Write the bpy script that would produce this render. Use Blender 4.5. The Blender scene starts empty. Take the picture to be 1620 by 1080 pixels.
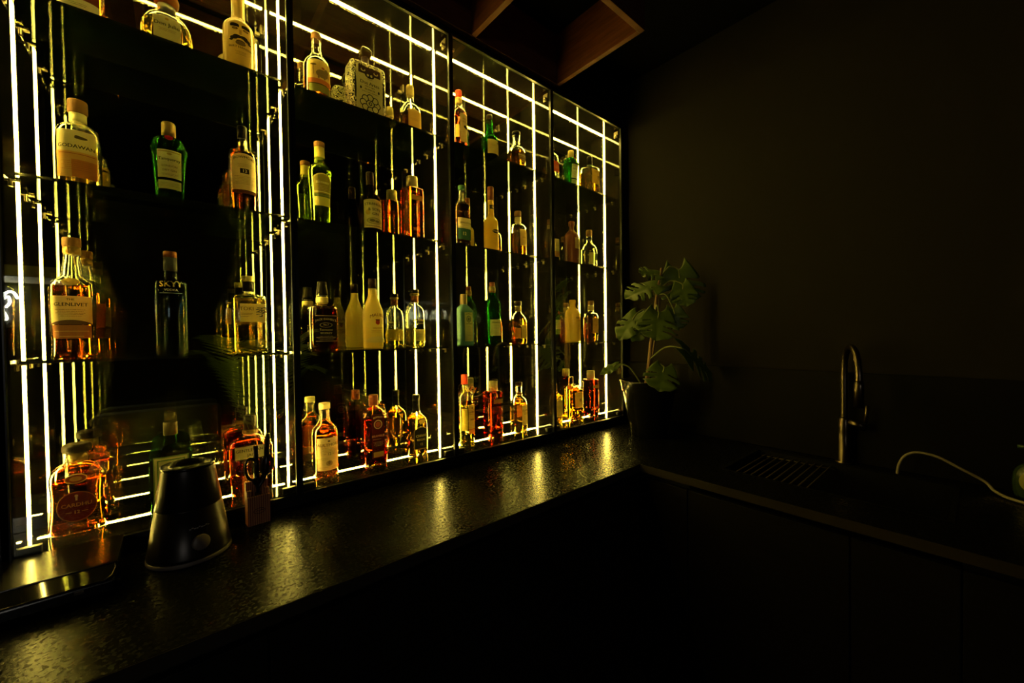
import bpy, bmesh, math, random
from mathutils import Vector, Matrix
random.seed(7)
C = bpy.context.scene.collection
SC = bpy.context.scene
S = 1.3                                   # metres per layout unit; layout origin: wall line of the doors, eye height
def X(u): return u * S
def Z(u): return 0.9 + (u + 0.381) * S    # the worktop top is z = 0.90 m
def P3(x, y, z): return Vector((X(x), X(y), Z(z)))

# ------------------------------------------------------------------ camera, world, exposure
cam_d = bpy.data.cameras.new('camera'); cam = bpy.data.objects.new('camera', cam_d); C.objects.link(cam)
cam_d.sensor_width = 36; cam_d.lens = 633.4 * 36 / 1620; cam_d.clip_start = 0.02; cam_d.clip_end = 60
_r = Vector((0.7618807, -0.6475773, -0.0134702)); _u = Vector((0.0210898, 0.0040163, 0.9997695)); _f = Vector((0.647374, 0.7619891, -0.0167172))
m = Matrix.Identity(4)
for i in range(3): m[i][0] = _r[i]; m[i][1] = _u[i]; m[i][2] = -_f[i]
m.translation = P3(0, -1, 0); cam.matrix_world = m
SC.camera = cam
w = bpy.data.worlds.new('night'); SC.world = w; w.use_nodes = True
w.node_tree.nodes['Background'].inputs[0].default_value = (0, 0, 0, 1)
SC.view_settings.view_transform = 'Standard'; SC.view_settings.look = 'None'
SC.view_settings.exposure = 0.0; SC.view_settings.gamma = 1.0; SC.view_settings.use_curve_mapping = False
cy = SC.cycles
cy.max_bounces = 32; cy.glossy_bounces = 24; cy.transmission_bounces = 16; cy.transparent_max_bounces = 48; cy.diffuse_bounces = 4
cy.use_denoising = True; cy.sample_clamp_indirect = 0.0; cy.blur_glossy = 0.3
LED_COL = (1.0, 0.68, 0.11); LED_POWER = 150.0

# ------------------------------------------------------------------ materials
MATS = {}
def newmat(name):
    mt = bpy.data.materials.new(name); mt.use_nodes = True
    nt = mt.node_tree; nt.nodes.clear()
    out = nt.nodes.new('ShaderNodeOutputMaterial'); MATS[name] = mt
    return mt, nt, out
def N(nt, t, **kw):
    n = nt.nodes.new(t)
    for k, v in kw.items():
        if k in n.inputs: n.inputs[k].default_value = v
        else: setattr(n, k, v)
    return n
def c4(c): return (c[0], c[1], c[2], 1.0)
def pbr(name, col, rough=0.5, metal=0.0, spec=0.5, coat=0.0, bump=None, vary=None):
    if name in MATS: return MATS[name]
    mt, nt, out = newmat(name)
    b = N(nt, 'ShaderNodeBsdfPrincipled'); b.inputs['Base Color'].default_value = c4(col)
    b.inputs['Roughness'].default_value = rough; b.inputs['Metallic'].default_value = metal
    b.inputs['Specular IOR Level'].default_value = spec; b.inputs['Coat Weight'].default_value = coat
    if bump or vary:
        tc = N(nt, 'ShaderNodeTexCoord')
    if bump:
        sc, st, dist = bump
        nz = N(nt, 'ShaderNodeTexNoise'); nz.inputs['Scale'].default_value = sc; nz.inputs['Detail'].default_value = 3
        nt.links.new(tc.outputs['Object'], nz.inputs['Vector'])
        bp = N(nt, 'ShaderNodeBump'); bp.inputs['Strength'].default_value = st; bp.inputs['Distance'].default_value = dist
        nt.links.new(nz.outputs['Fac'], bp.inputs['Height']); nt.links.new(bp.outputs['Normal'], b.inputs['Normal'])
    if vary:
        sc, col2 = vary
        nz2 = N(nt, 'ShaderNodeTexNoise'); nz2.inputs['Scale'].default_value = sc; nz2.inputs['Detail'].default_value = 4
        nt.links.new(tc.outputs['Object'], nz2.inputs['Vector'])
        rp = N(nt, 'ShaderNodeValToRGB'); rp.color_ramp.elements[0].color = c4(col); rp.color_ramp.elements[1].color = c4(col2)
        rp.color_ramp.elements[0].position = .4; rp.color_ramp.elements[1].position = .62
        nt.links.new(nz2.outputs['Fac'], rp.inputs['Fac']); nt.links.new(rp.outputs['Color'], b.inputs['Base Color'])
    nt.links.new(b.outputs[0], out.inputs[0])
    return mt
def grain(name, c1, c2, rough, scale, axis=(1, 1, 14)):
    mt, nt, out = newmat(name)
    b = N(nt, 'ShaderNodeBsdfPrincipled'); b.inputs['Roughness'].default_value = rough; b.inputs['Specular IOR Level'].default_value = .12
    tc = N(nt, 'ShaderNodeTexCoord'); mp = N(nt, 'ShaderNodeMapping'); mp.inputs['Scale'].default_value = axis
    nz = N(nt, 'ShaderNodeTexNoise'); nz.inputs['Scale'].default_value = scale; nz.inputs['Detail'].default_value = 5
    rp = N(nt, 'ShaderNodeValToRGB'); rp.color_ramp.elements[0].color = c4(c1); rp.color_ramp.elements[1].color = c4(c2)
    rp.color_ramp.elements[0].position = .35; rp.color_ramp.elements[1].position = .65
    nt.links.new(tc.outputs['Object'], mp.inputs[0]); nt.links.new(mp.outputs[0], nz.inputs['Vector'])
    nt.links.new(nz.outputs['Fac'], rp.inputs['Fac']); nt.links.new(rp.outputs['Color'], b.inputs['Base Color'])
    nt.links.new(b.outputs[0], out.inputs[0]); return mt
def emit(name, col, power):
    mt, nt, out = newmat(name)
    e = N(nt, 'ShaderNodeEmission'); e.inputs[0].default_value = c4(col); e.inputs[1].default_value = power
    nt.links.new(e.outputs[0], out.inputs[0]); return mt
def gloss(name, col, rough=0.0):
    mt, nt, out = newmat(name)
    e = N(nt, 'ShaderNodeBsdfGlossy'); e.inputs['Color'].default_value = c4(col); e.inputs['Roughness'].default_value = rough
    nt.links.new(e.outputs[0], out.inputs[0]); return mt
def pane(name, tint, refl, fac=None, ior=1.45):
    """flat sheet glass: tinted see-through with a mirror share (fixed, or growing towards grazing angles)"""
    mt, nt, out = newmat(name)
    t = N(nt, 'ShaderNodeBsdfTransparent'); t.inputs[0].default_value = c4(tint)
    g = N(nt, 'ShaderNodeBsdfGlossy'); g.inputs['Color'].default_value = c4(refl); g.inputs['Roughness'].default_value = 0.0
    mx = N(nt, 'ShaderNodeMixShader')
    if fac is None:
        fr = N(nt, 'ShaderNodeFresnel'); fr.inputs['IOR'].default_value = ior; nt.links.new(fr.outputs[0], mx.inputs[0])
    else: mx.inputs[0].default_value = fac
    nt.links.new(t.outputs[0], mx.inputs[1]); nt.links.new(g.outputs[0], mx.inputs[2]); nt.links.new(mx.outputs[0], out.inputs[0])
    return mt
def glass(name, col, ior=1.48, rough=0.0):
    if name in MATS: return MATS[name]
    mt, nt, out = newmat(name)
    g = N(nt, 'ShaderNodeBsdfGlass'); g.inputs['Color'].default_value = c4(col); g.inputs['IOR'].default_value = ior; g.inputs['Roughness'].default_value = rough
    nt.links.new(g.outputs[0], out.inputs[0]); return mt
def paper(col, trans=0.4):
    """thin printed label: lit from the front and partly through from behind"""
    name = 'paper_%03d_%03d_%03d_%02d' % (int(col[0] * 255), int(col[1] * 255), int(col[2] * 255), int(trans * 20))
    if name in MATS: return MATS[name]
    mt, nt, out = newmat(name)
    d = N(nt, 'ShaderNodeBsdfDiffuse'); d.inputs[0].default_value = c4(col)
    t = N(nt, 'ShaderNodeBsdfTranslucent'); t.inputs[0].default_value = c4(col)
    mx = N(nt, 'ShaderNodeMixShader'); mx.inputs[0].default_value = trans
    nt.links.new(d.outputs[0], mx.inputs[1]); nt.links.new(t.outputs[0], mx.inputs[2]); nt.links.new(mx.outputs[0], out.inputs[0])
    return mt
def milky(name, col, trans=.45):
    """frosted or cloudy bottle wall: soft see-through glow with a gloss coat"""
    if name in MATS: return MATS[name]
    mt, nt, out = newmat(name)
    d = N(nt, 'ShaderNodeBsdfDiffuse'); d.inputs[0].default_value = c4(col)
    t = N(nt, 'ShaderNodeBsdfTranslucent'); t.inputs[0].default_value = c4(col)
    mx = N(nt, 'ShaderNodeMixShader'); mx.inputs[0].default_value = trans
    g = N(nt, 'ShaderNodeBsdfGlossy'); g.inputs['Roughness'].default_value = .12
    lw = N(nt, 'ShaderNodeFresnel'); lw.inputs['IOR'].default_value = 1.4
    m2 = N(nt, 'ShaderNodeMixShader')
    L = nt.links.new
    L(d.outputs[0], mx.inputs[1]); L(t.outputs[0], mx.inputs[2]); L(lw.outputs[0], m2.inputs[0]); L(mx.outputs[0], m2.inputs[1]); L(g.outputs[0], m2.inputs[2]); L(m2.outputs[0], out.inputs[0])
    return mt

M_led = emit('led_light', LED_COL, LED_POWER)
M_mirror = gloss('mirror_silver', (0.49, 0.51, 0.42))
M_half = pane('half_mirror_coating', (0.92, 0.95, 0.90), (0.95, 0.98, 0.78), 0.24)
M_clear = pane('door_glass_face', (0.97, 0.98, 0.96), (1, 1, 1), 0.03)
M_edge = pbr('glass_edge_black', (0.004, 0.005, 0.004), .15)
M_acrylic = pbr('black_gloss_acrylic', (0.008, 0.0075, 0.005), .035, spec=.32, bump=(9, .10, .004))
M_shelf = pane('smoked_shelf_glass', (0.55, 0.59, 0.42), (.9, .95, .9), ior=1.22)
M_black = pbr('satin_black_metal', (0.006, 0.006, 0.006), .35)
M_chrome = pbr('chrome', (.75, .72, .66), .16, 1.0)
M_clip = pbr('clip_metal', (.20, .17, .10), .35, .8)
M_wall = pbr('black_plaster', (0.0115, 0.0100, 0.0066), .85, spec=.10, bump=(140, .25, .002))
M_splash = pbr('dark_splashback', (0.0036, 0.0032, 0.0024), .6, spec=.08)
M_granite = None
def granite():
    mt, nt, out = newmat('black_leather_granite')
    b = N(nt, 'ShaderNodeBsdfPrincipled'); b.inputs['Base Color'].default_value = (0.003, 0.003, 0.0025, 1); b.inputs['Specular IOR Level'].default_value = .07
    tc = N(nt, 'ShaderNodeTexCoord')
    n1 = N(nt, 'ShaderNodeTexNoise'); n1.inputs['Scale'].default_value = 190; n1.inputs['Detail'].default_value = 3
    n2 = N(nt, 'ShaderNodeTexNoise'); n2.inputs['Scale'].default_value = 130; n2.inputs['Detail'].default_value = 4
    rp = N(nt, 'ShaderNodeMapRange'); rp.inputs['From Min'].default_value = .35; rp.inputs['From Max'].default_value = .7; rp.inputs['To Min'].default_value = .13; rp.inputs['To Max'].default_value = .38
    bp = N(nt, 'ShaderNodeBump'); bp.inputs['Strength'].default_value = .34; bp.inputs['Distance'].default_value = .0011
    L = nt.links.new
    L(tc.outputs['Object'], n1.inputs['Vector']); L(tc.outputs['Object'], n2.inputs['Vector'])
    L(n1.outputs['Fac'], bp.inputs['Height']); L(n2.outputs['Fac'], rp.inputs['Value']); L(rp.outputs[0], b.inputs['Roughness'])
    L(bp.outputs['Normal'], b.inputs['Normal']); L(b.outputs[0], out.inputs[0])
    return mt
M_granite = granite()
M_front = grain('dark_cabinet_front', (0.0052, 0.0044, 0.003), (0.0085, 0.007, 0.0048), .5, 6, (2, 2, 30))
M_wood = grain('reddish_wood', (0.075, 0.024, 0.010), (0.12, 0.042, 0.018), .5, 5, (2, 2, 22))
def striped():
    mt, nt, out = newmat('striped_wood')
    b = N(nt, 'ShaderNodeBsdfPrincipled'); b.inputs['Roughness'].default_value = .6; b.inputs['Specular IOR Level'].default_value = .2
    tc = N(nt, 'ShaderNodeTexCoord'); wv = N(nt, 'ShaderNodeTexWave', bands_direction='X'); wv.inputs['Scale'].default_value = 62; wv.inputs['Distortion'].default_value = .25
    rp = N(nt, 'ShaderNodeValToRGB'); rp.color_ramp.elements[0].color = (.24, .075, .030, 1); rp.color_ramp.elements[1].color = (.52, .23, .10, 1)
    rp.color_ramp.elements[0].position = .42; rp.color_ramp.elements[1].position = .5
    nt.links.new(tc.outputs['Object'], wv.inputs['Vector']); nt.links.new(wv.outputs['Fac'], rp.inputs['Fac']); nt.links.new(rp.outputs['Color'], b.inputs['Base Color']); nt.links.new(b.outputs[0], out.inputs[0]); return mt
M_blockwood = striped()
M_floor = pbr('dark_floor', (0.03, 0.028, 0.025), .5)
M_ceil = pbr('black_ceiling', (0.002, 0.002, 0.002), .95, spec=.05)
M_gloss_black = pbr('gloss_black_plastic', (0.006, 0.006, 0.006), .18)
M_brush = pbr('brushed_black_steel', (0.05, 0.045, 0.04), .30, .8)
M_steel = pbr('worn_steel', (.12, .095, .07), .3, 1.0)
M_gold = pbr('gold_foil', (.24, .175, .05), .35, .5)
M_cork = pbr('cork_wood', (.20, .085, .012), .7)
M_darkcap = pbr('dark_cap', (.006, .0045, .003), .30, spec=.12)
M_white_rub = pbr('white_rubber', (.20, .17, .13), .5)
M_leaf = None
def leafmat():
    mt, nt, out = newmat('leaf_green')
    b = N(nt, 'ShaderNodeBsdfPrincipled'); b.inputs['Base Color'].default_value = (0.070, 0.115, 0.016, 1); b.inputs['Roughness'].default_value = .42
    t = N(nt, 'ShaderNodeBsdfTranslucent'); t.inputs[0].default_value = (0.065, 0.12, 0.012, 1)
    mx = N(nt, 'ShaderNodeMixShader'); mx.inputs[0].default_value = .3
    nt.links.new(b.outputs[0], mx.inputs[1]); nt.links.new(t.outputs[0], mx.inputs[2]); nt.links.new(mx.outputs[0], out.inputs[0]); return mt
M_leaf = leafmat()
M_stem = pbr('plant_stem', (.16, .09, .035), .7)
M_soil = pbr('soil', (.02, .013, .008), 1)

# ------------------------------------------------------------------ mesh helpers
def mesh_obj(name, bm, mats, parent=None, smooth=False, label=None):
    me = bpy.data.meshes.new(name)
    bm.normal_update(); bm.to_mesh(me); bm.free()
    for mt in (mats if isinstance(mats, (list, tuple)) else [mats]): me.materials.append(mt)
    if smooth:
        for p in me.polygons: p.use_smooth = True
    o = bpy.data.objects.new(name, me); C.objects.link(o)
    if parent is not None: o.parent = parent
    if label: o['label'] = label
    return o
def thing(name, label, cat, loc=(0, 0, 0), rz=0.0, group=None):
    o = bpy.data.objects.new(name, None); C.objects.link(o); o.empty_display_size = .05
    o.location = loc; o.rotation_euler = (0, 0, rz); o['label'] = label; o['category'] = cat
    if group: o['group'] = group
    return o
def tag(o, label, cat, group=None):
    o['label'] = label; o['category'] = cat
    if group: o['group'] = group
    return o
def struct(o): o['kind'] = 'structure'; return o
def box(bm, x0, x1, y0, y1, z0, z1, bev=0.0, mi=0):
    vs = [bm.verts.new((x, y, z)) for x in (x0, x1) for y in (y0, y1) for z in (z0, z1)]
    fs = [(0, 1, 3, 2), (4, 6, 7, 5), (0, 4, 5, 1), (2, 3, 7, 6), (0, 2, 6, 4), (1, 5, 7, 3)]
    faces = [bm.faces.new([vs[i] for i in f]) for f in fs]
    for f in faces: f.material_index = mi
    if bev:
        es = list({e for f in faces for e in f.edges})
        r = bmesh.ops.bevel(bm, geom=es, offset=bev, segments=2, affect='EDGES', profile=.6)
        for f in r['faces']: f.material_index = mi
    return faces
def boxes(name, lst, mt, parent=None, bev=0.0):
    bm = bmesh.new()
    for b in lst: box(bm, *b, bev=bev)
    return mesh_obj(name, bm, mt, parent)
def catmull(pts, n=8):
    pts = [Vector(p) for p in pts]; out = []
    for i in range(len(pts) - 1):
        p0 = pts[max(i - 1, 0)]; p1 = pts[i]; p2 = pts[i + 1]; p3 = pts[min(i + 2, len(pts) - 1)]
        for k in range(n):
            t = k / n
            out.append(.5 * ((2 * p1) + (p2 - p0) * t + (2 * p0 - 5 * p1 + 4 * p2 - p3) * t * t + (3 * p1 - p0 - 3 * p2 + p3) * t ** 3))
    out.append(pts[-1]); return out
def tube(bm, pts, r, seg=10, closed=False, mi=0):
    pts = [Vector(p) for p in pts]; rings = []
    n = len(pts); up = Vector((0, 0, 1))
    t0 = (pts[1] - pts[0]).normalized()
    a = t0.cross(up)
    if a.length < 1e-3: a = t0.cross(Vector((1, 0, 0)))
    a.normalize()
    for i, p in enumerate(pts):
        t = (pts[(i + 1) % n] - pts[i - 1]) if closed or 0 < i < n - 1 else (pts[1] - pts[0] if i == 0 else pts[-1] - pts[-2])
        t.normalize(); a = (a - t * a.dot(t)).normalized(); b = t.cross(a)
        rr = r[i] if isinstance(r, (list, tuple)) else r
        rings.append([bm.verts.new(p + (a * math.cos(2 * math.pi * k / seg) + b * math.sin(2 * math.pi * k / seg)) * rr) for k in range(seg)])
    for i in range(n if closed else n - 1):
        A, B = rings[i], rings[(i + 1) % n]
        for k in range(seg):
            f = bm.faces.new((A[k], A[(k + 1) % seg], B[(k + 1) % seg], B[k])); f.smooth = True; f.material_index = mi
    if not closed:
        bm.faces.new(rings[0][::-1]).material_index = mi; bm.faces.new(rings[-1]).material_index = mi
def spow(v, e): return math.copysign(abs(v) ** e, v)
def ring_pts(a, b, n, seg):
    e = 2.0 / n
    return [(a * spow(math.cos(2 * math.pi * k / seg), e), b * spow(math.sin(2 * math.pi * k / seg), e)) for k in range(seg)]
def chaikin(pts, it=2):
    for _ in range(it):
        q = [pts[0]]
        for i in range(len(pts) - 1):
            p0, p1 = pts[i], pts[i + 1]
            q.append(tuple(.75 * u + .25 * v for u, v in zip(p0, p1))); q.append(tuple(.25 * u + .75 * v for u, v in zip(p0, p1)))
        q.append(pts[-1]); pts = q
    return pts
def loft(bm, rings, seg, cap0=True, cap1=True, mi=0):
    """rings: (z, a, b, n, ox, oy)"""
    L = []
    for r in rings:
        z, a, b, n = r[:4]
        L.append([bm.verts.new((x, y, z)) for x, y in ring_pts(max(a, 1e-4), max(b, 1e-4), n, seg)])
    for A, B in zip(L, L[1:]):
        for k in range(seg):
            f = bm.faces.new((A[k], A[(k + 1) % seg], B[(k + 1) % seg], B[k])); f.smooth = True; f.material_index = mi
    if cap0: bm.faces.new(L[0][::-1]).material_index = mi
    if cap1: bm.faces.new(L[-1]).material_index = mi
    return L
def lathe(bm, prof, seg=32, mi=0, cap0=True, cap1=True): return loft(bm, [(z, r, r, 2) for z, r in prof], seg, cap0, cap1, mi)
_tx = {}
def text_geo(s):
    """outline of a word as triangles, centred, height of a capital = 1"""
    if s in _tx: return _tx[s]
    cu = bpy.data.curves.new('letters', 'FONT'); cu.body = s; cu.align_x = 'CENTER'; cu.resolution_u = 2; cu.size = 1.0
    o = bpy.data.objects.new('letters', cu); C.objects.link(o)
    dg = bpy.context.evaluated_depsgraph_get(); me = bpy.data.meshes.new_from_object(o.evaluated_get(dg))
    me.calc_loop_triangles()
    g = ([(v.co.x / .7, v.co.y / .7) for v in me.vertices], [tuple(p.vertices) for p in me.loop_triangles])
    nv_ = len(g[0])                              # a second, slightly shifted printing makes the strokes bolder
    g = ([(x - .022, y) for x, y in g[0]] + [(x + .022, y) for x, y in g[0]], g[1] + [tuple(i + nv_ for i in f) for f in g[1]])
    C.objects.unlink(o); bpy.data.objects.remove(o); bpy.data.curves.remove(cu); bpy.data.meshes.remove(me)
    _tx[s] = g; return g

# ------------------------------------------------------------------ the room
XW = X(1.50)
struct(boxes('floor', [(-2.6, XW + .1, -4.3, .4, -.05, 0)], M_floor))
struct(boxes('ceiling', [(-2.6, XW + .1, -4.3, .4, Z(1.06), Z(1.06) + .05)], M_ceil))
struct(boxes('wall_front', [(-2.6, XW + .1, .24, .34, 0, Z(1.06))], M_wall))
struct(boxes('wall_right', [(XW, XW + .1, -4.3, .24, 0, Z(1.06))], M_wall))
struct(boxes('wall_left', [(-2.7, -2.6, -4.3, .4, 0, Z(1.06))], M_wall))
struct(boxes('wall_rear', [(-2.6, XW + .1, -4.4, -4.3, 0, Z(1.06))], M_wall))
# closed black panels that fill the gap round the cabinets
struct(boxes('trim_1', [(X(1.4644) + .010, XW, .004, .24, .9, Z(1.06))], M_black))
struct(boxes('trim_2', [(-2.6, X(-.2026) - .012, 0, .24, .9, Z(1.06))], M_black))
struct(boxes('trim_3', [(X(-.2026) - .012, X(1.4644) + .010, .004, .24, Z(.872), Z(1.06))], M_black))
struct(boxes('trim_4', [(X(-.2026) - .012, X(1.4644) + .010, .012, .20, .9005, Z(-.3495) - .012)], M_black))
tag(boxes('splashback', [(XW - .014, XW - .0005, -2.6, -.001, .9005, Z(-.122))], M_splash, bev=.002), 'low dark splashback panel on the black wall behind the sink', 'splashback')

# ------------------------------------------------------------------ display cabinets
G = [-.2026, .2124, .6259, 1.0415, 1.4644]
YM = .1507 * S; YS = .0769 * S
ZT, ZB = Z(.8605), Z(-.3475)
SH = {1: Z(.568), 2: Z(.270), 3: Z(-.034), 4: ZB}
PT = .008
def led_vertical(x, side, parent):
    bm = bmesh.new(); y = YS
    x0, x1 = (x, x + .0024) if side > 0 else (x - .0024, x)
    box(bm, x0, x1, y - .004, y + .004, ZB + .0005, ZT - .0005, bev=.0008)
    return mesh_obj('led_strip', bm, M_led, parent, label='lit yellow strip')
CAB = []
names = ['leftmost tall mirrored bar cabinet, above the cone shaped appliance', 'second mirrored bar cabinet from the left, right of the wood scissor block',
         'third mirrored bar cabinet from the left, beside the cabinet nearest the corner', 'mirrored bar cabinet next to the corner and the potted plant']
for i in range(4):
    x0, x1 = X(G[i]) + PT, X(G[i + 1]) - PT          # inner faces of the side panels
    t = thing('display_cabinet', names[i] + ', yellow strip lights', 'cabinet', ((x0 + x1) / 2, 0, ZB), group='mirrored bar cabinets along the wall'); CAB.append(t)
    ox, oz = (x0 + x1) / 2, ZB
    def L(a, b, c, d, e, f): return (a - ox, b - ox, c, d, e - oz, f - oz)
    e = .0075
    for a, b in ((x0 - e, x0), (x1, x1 + e)):
        boxes('side_panel', [L(a, b, .001, YM + .006, ZB - .010, ZT + .010)], M_acrylic, t)
    boxes('top_panel', [L(x0, x1, .001, YM + .006, ZT, ZT + .010)], M_acrylic, t)
    boxes('bottom_panel', [L(x0, x1, .001, YM + .006, ZB - .010, ZB)], M_acrylic, t)
    boxes('back_mirror', [L(x0, x1, YM, YM + .006, ZB, ZT)], M_mirror, t)
    for x, s in ((x0, 1), (x1, -1)):
        o = led_vertical(x, s, t); o.location = (-ox, 0, -oz)
    boxes('led_strip', [L(x0 + .012, x1 - .012, YS - .0045, YS + .0045, ZT - .003, ZT)], M_led, t)['label'] = 'lit yellow strip'
    boxes('led_strip', [L(x0 + .012, x1 - .012, YS - .0045, YS + .0045, ZB, ZB + .0008)], M_led, t)['label'] = 'lit yellow strip'
    for k in (1, 2, 3):
        bm = bmesh.new(); fs = box(bm, *L(x0 + .0075, x1 - .0075, .009, YM - .0012, SH[k] - .004, SH[k] + .003))
        for f in fs: f.material_index = 0 if abs(f.normal.z) > .5 or (f.normal_update() or abs(f.normal.z) > .5) else 1
        mesh_obj('glass_shelf', bm, [M_shelf, M_edge], t)
        for sx, sg in ((x0, 1), (x1, -1)):
            for yy in (.045, YM - .03):
                bm = bmesh.new()
                box(bm, *L(min(sx, sx + sg * .003), max(sx, sx + sg * .003), yy - .005, yy + .005, SH[k] - .020, SH[k] - .0045), bev=.0008)
                box(bm, *L(min(sx + sg * .003, sx + sg * .014), max(sx + sg * .003, sx + sg * .014), yy - .004, yy + .004, SH[k] - .0085, SH[k] - .0045), bev=.0008)
                mesh_obj('shelf_support', bm, M_clip, t)
    # door: pane with its coated inner face, slim black frame, hinges
    bm = bmesh.new(); fs = box(bm, *L(x0 - e + .001, x1 + e - .001, -.008, -.003, ZB - .010, ZT + .006))
    for f in fs:
        f.normal_update(); f.material_index = 0 if f.normal.y > .5 else (1 if f.normal.y < -.5 else 2)
    door = mesh_obj('door', bm, [M_half, M_clear, M_edge], t)
    fr = .0075; a, b = x0 - e + .0005, x1 + e - .0005; fl = .0025 if i == 0 else fr
    boxes('door_frame', [L(a, a + fl, -.012, -.0008, ZB - .012, ZT + .008), L(b - fr, b, -.012, -.0008, ZB - .012, ZT + .008),
                         L(a + fl, b - fr, -.012, -.0008, ZB - .014, ZB - .003), L(a + fl, b - fr, -.012, -.0008, ZT + .001, ZT + .008)], M_black, door)
    for hx, sg in ((x0 + .0005, 1), (x1 - .0005, -1)):
        boxes('hinge', [L(min(hx, hx + sg * .034), max(hx, hx + sg * .034), -.002, .012, ZB + .001, ZB + .018)], M_black, door, bev=.002)
        bm = bmesh.new()
        box(bm, *L(min(hx, hx + sg * .006), max(hx, hx + sg * .006), .004, .030, ZT - .040, ZT - .008), bev=.001)
        box(bm, *L(min(hx, hx + sg * .020), max(hx, hx + sg * .020), .004, .016, ZT - .040, ZT - .030), bev=.001)
        mesh_obj('hinge', bm, pbr('hinge_alloy', (.30, .25, .17), .4, .6), door)

# ------------------------------------------------------------------ bottles
CREAM = (.86, .80, .62); WHITE = (.85, .83, .76); INK = (.02, .016, .012); DGOLD = (.50, .33, .07); LETTER = (.80, .74, .52)
class Shape:
    def __init__(s, H, D, rings, n, ba):
        s.H = H; s.R = D / 2; s.n = n; s.ba = ba; s.rings = rings
    def at(s, z):
        q = s.rings
        if z <= q[0][0]: return q[0][1:]
        for p0, p1 in zip(q, q[1:]):
            if z <= p1[0]:
                t = (z - p0[0]) / max(p1[0] - p0[0], 1e-6)
                return tuple(u + (v - u) * t for u, v in zip(p0[1:], p1[1:]))
        return q[-1][1:]
    def front(s, z, arc, off):
        """point on the front of the bottle at height z, arc metres to the right of the middle"""
        a, b, n = s.at(z); key = (round(a, 4), round(b, 4), round(n, 2))
        tab = _fr.get(key)
        if tab is None:
            pts = []
            for k in range(0, 65):
                t = -math.pi / 2 + math.pi / 2 * k / 64
                t = -math.pi / 2 + (math.pi / 2) * (k / 64) ** (1.0 if n < 3 else 1.6)
                pts.append((a * spow(math.cos(t), 2 / n), b * spow(math.sin(t), 2 / n)))
            acc = [0.0]
            for p0, p1 in zip(pts, pts[1:]): acc.append(acc[-1] + math.hypot(p1[0] - p0[0], p1[1] - p0[1]))
            tab = _fr[key] = (pts, acc)
        pts, acc = tab; q = min(abs(arc), acc[-1] - 1e-6)
        lo, hi = 0, len(acc) - 1
        while hi - lo > 1:
            mm = (lo + hi) // 2
            if acc[mm] <= q: lo = mm
            else: hi = mm
        t = (q - acc[lo]) / max(acc[hi] - acc[lo], 1e-9)
        x = pts[lo][0] + (pts[hi][0] - pts[lo][0]) * t; y = pts[lo][1] + (pts[hi][1] - pts[lo][1]) * t
        dx, dy = pts[hi][0] - pts[lo][0], pts[hi][1] - pts[lo][1]; l = math.hypot(dx, dy) or 1
        x += dy / l * off; y -= dx / l * off
        return (math.copysign(x, arc) if arc else x, y, z)
_fr = {}
def decal_mesh(name, sh, items, parent, label=None):
    """items in millimetres: ('r', z0, z1, s0, s1, colour), ('o', z, s, rz, rs, colour), ('a', z0, z1, s0, s1, colour, rise), ('t', word, size, z, s, colour[, arc])"""
    bm = bmesh.new(); mats = []; off = .0004
    for it in items:
        k = it[0]; col = it[5]; trans = .42
        mt = paper(col, trans)
        if mt not in mats: mats.append(mt)
        mi = mats.index(mt)
        if k in 'rao':
            NU, NV = 14, 10
            if k == 'o':
                _, zc, sc_, rz, rs = it[:5]
                c = bm.verts.new(sh.front(zc / 1000, sc_ / 1000, off)); prev = None
                for ring in range(1, 5):
                    f = ring / 4
                    cur = [bm.verts.new(sh.front((zc + rz * f * math.sin(2 * math.pi * q / 28)) / 1000, (sc_ + rs * f * math.cos(2 * math.pi * q / 28)) / 1000, off)) for q in range(28)]
                    for q in range(28):
                        fv = (c, cur[q], cur[(q + 1) % 28]) if prev is None else (prev[q], cur[q], cur[(q + 1) % 28], prev[(q + 1) % 28])
                        fc = bm.faces.new(fv); fc.material_index = mi; fc.smooth = True
                    prev = cur
            else:
                _, z0, z1, s0, s1 = it[:5]; rise = it[6] if k == 'a' else 0
                gr = [[bm.verts.new(sh.front((z0 + (z1 - z0) * v / NV + (rise * (v / NV) * (1 - (2 * u / NU - 1) ** 2))) / 1000, (s0 + (s1 - s0) * u / NU) / 1000, off)) for u in range(NU + 1)] for v in range(NV + 1)]
                for v in range(NV):
                    for u in range(NU):
                        fc = bm.faces.new((gr[v][u], gr[v][u + 1], gr[v + 1][u + 1], gr[v + 1][u])); fc.material_index = mi; fc.smooth = True
        else:
            _, word, size, zc, sc_ = it[:5]; arc = it[6] if len(it) > 6 else 0
            vs, fs = text_geo(word); w2 = max((abs(v[0]) for v in vs), default=1) or 1
            nv = [bm.verts.new(sh.front((zc + v[1] * size + arc * (1 - (v[0] / w2) ** 2)) / 1000, (sc_ + v[0] * size) / 1000, off + .0003)) for v in vs]
            for f in fs:
                if len(set(f)) < 3: continue
                try: fc = bm.faces.new([nv[i] for i in f]); fc.material_index = mi
                except ValueError: pass
        off += .00012
    return mesh_obj(name, bm, mats, parent, label=label)
def lines(z0, step, n, s, wd, col, h=.9):
    """rows of small print"""
    out = []
    for i in range(n):
        ww = wd * (1.0, .8, .92, .7, .86)[i % 5]
        z = z0 - i * step
        x = -ww / 2
        while x < ww / 2 - 1:
            l = 2.2 + ((i * 7 + int(x * 3)) % 5) * .9; l = min(l, ww / 2 - x)
            out.append(('r', z, z + h, s + x, s + x + l, col)); x += l + 1.1
    return out
BG = 'bottles standing in the mirrored bar cabinets'
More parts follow.
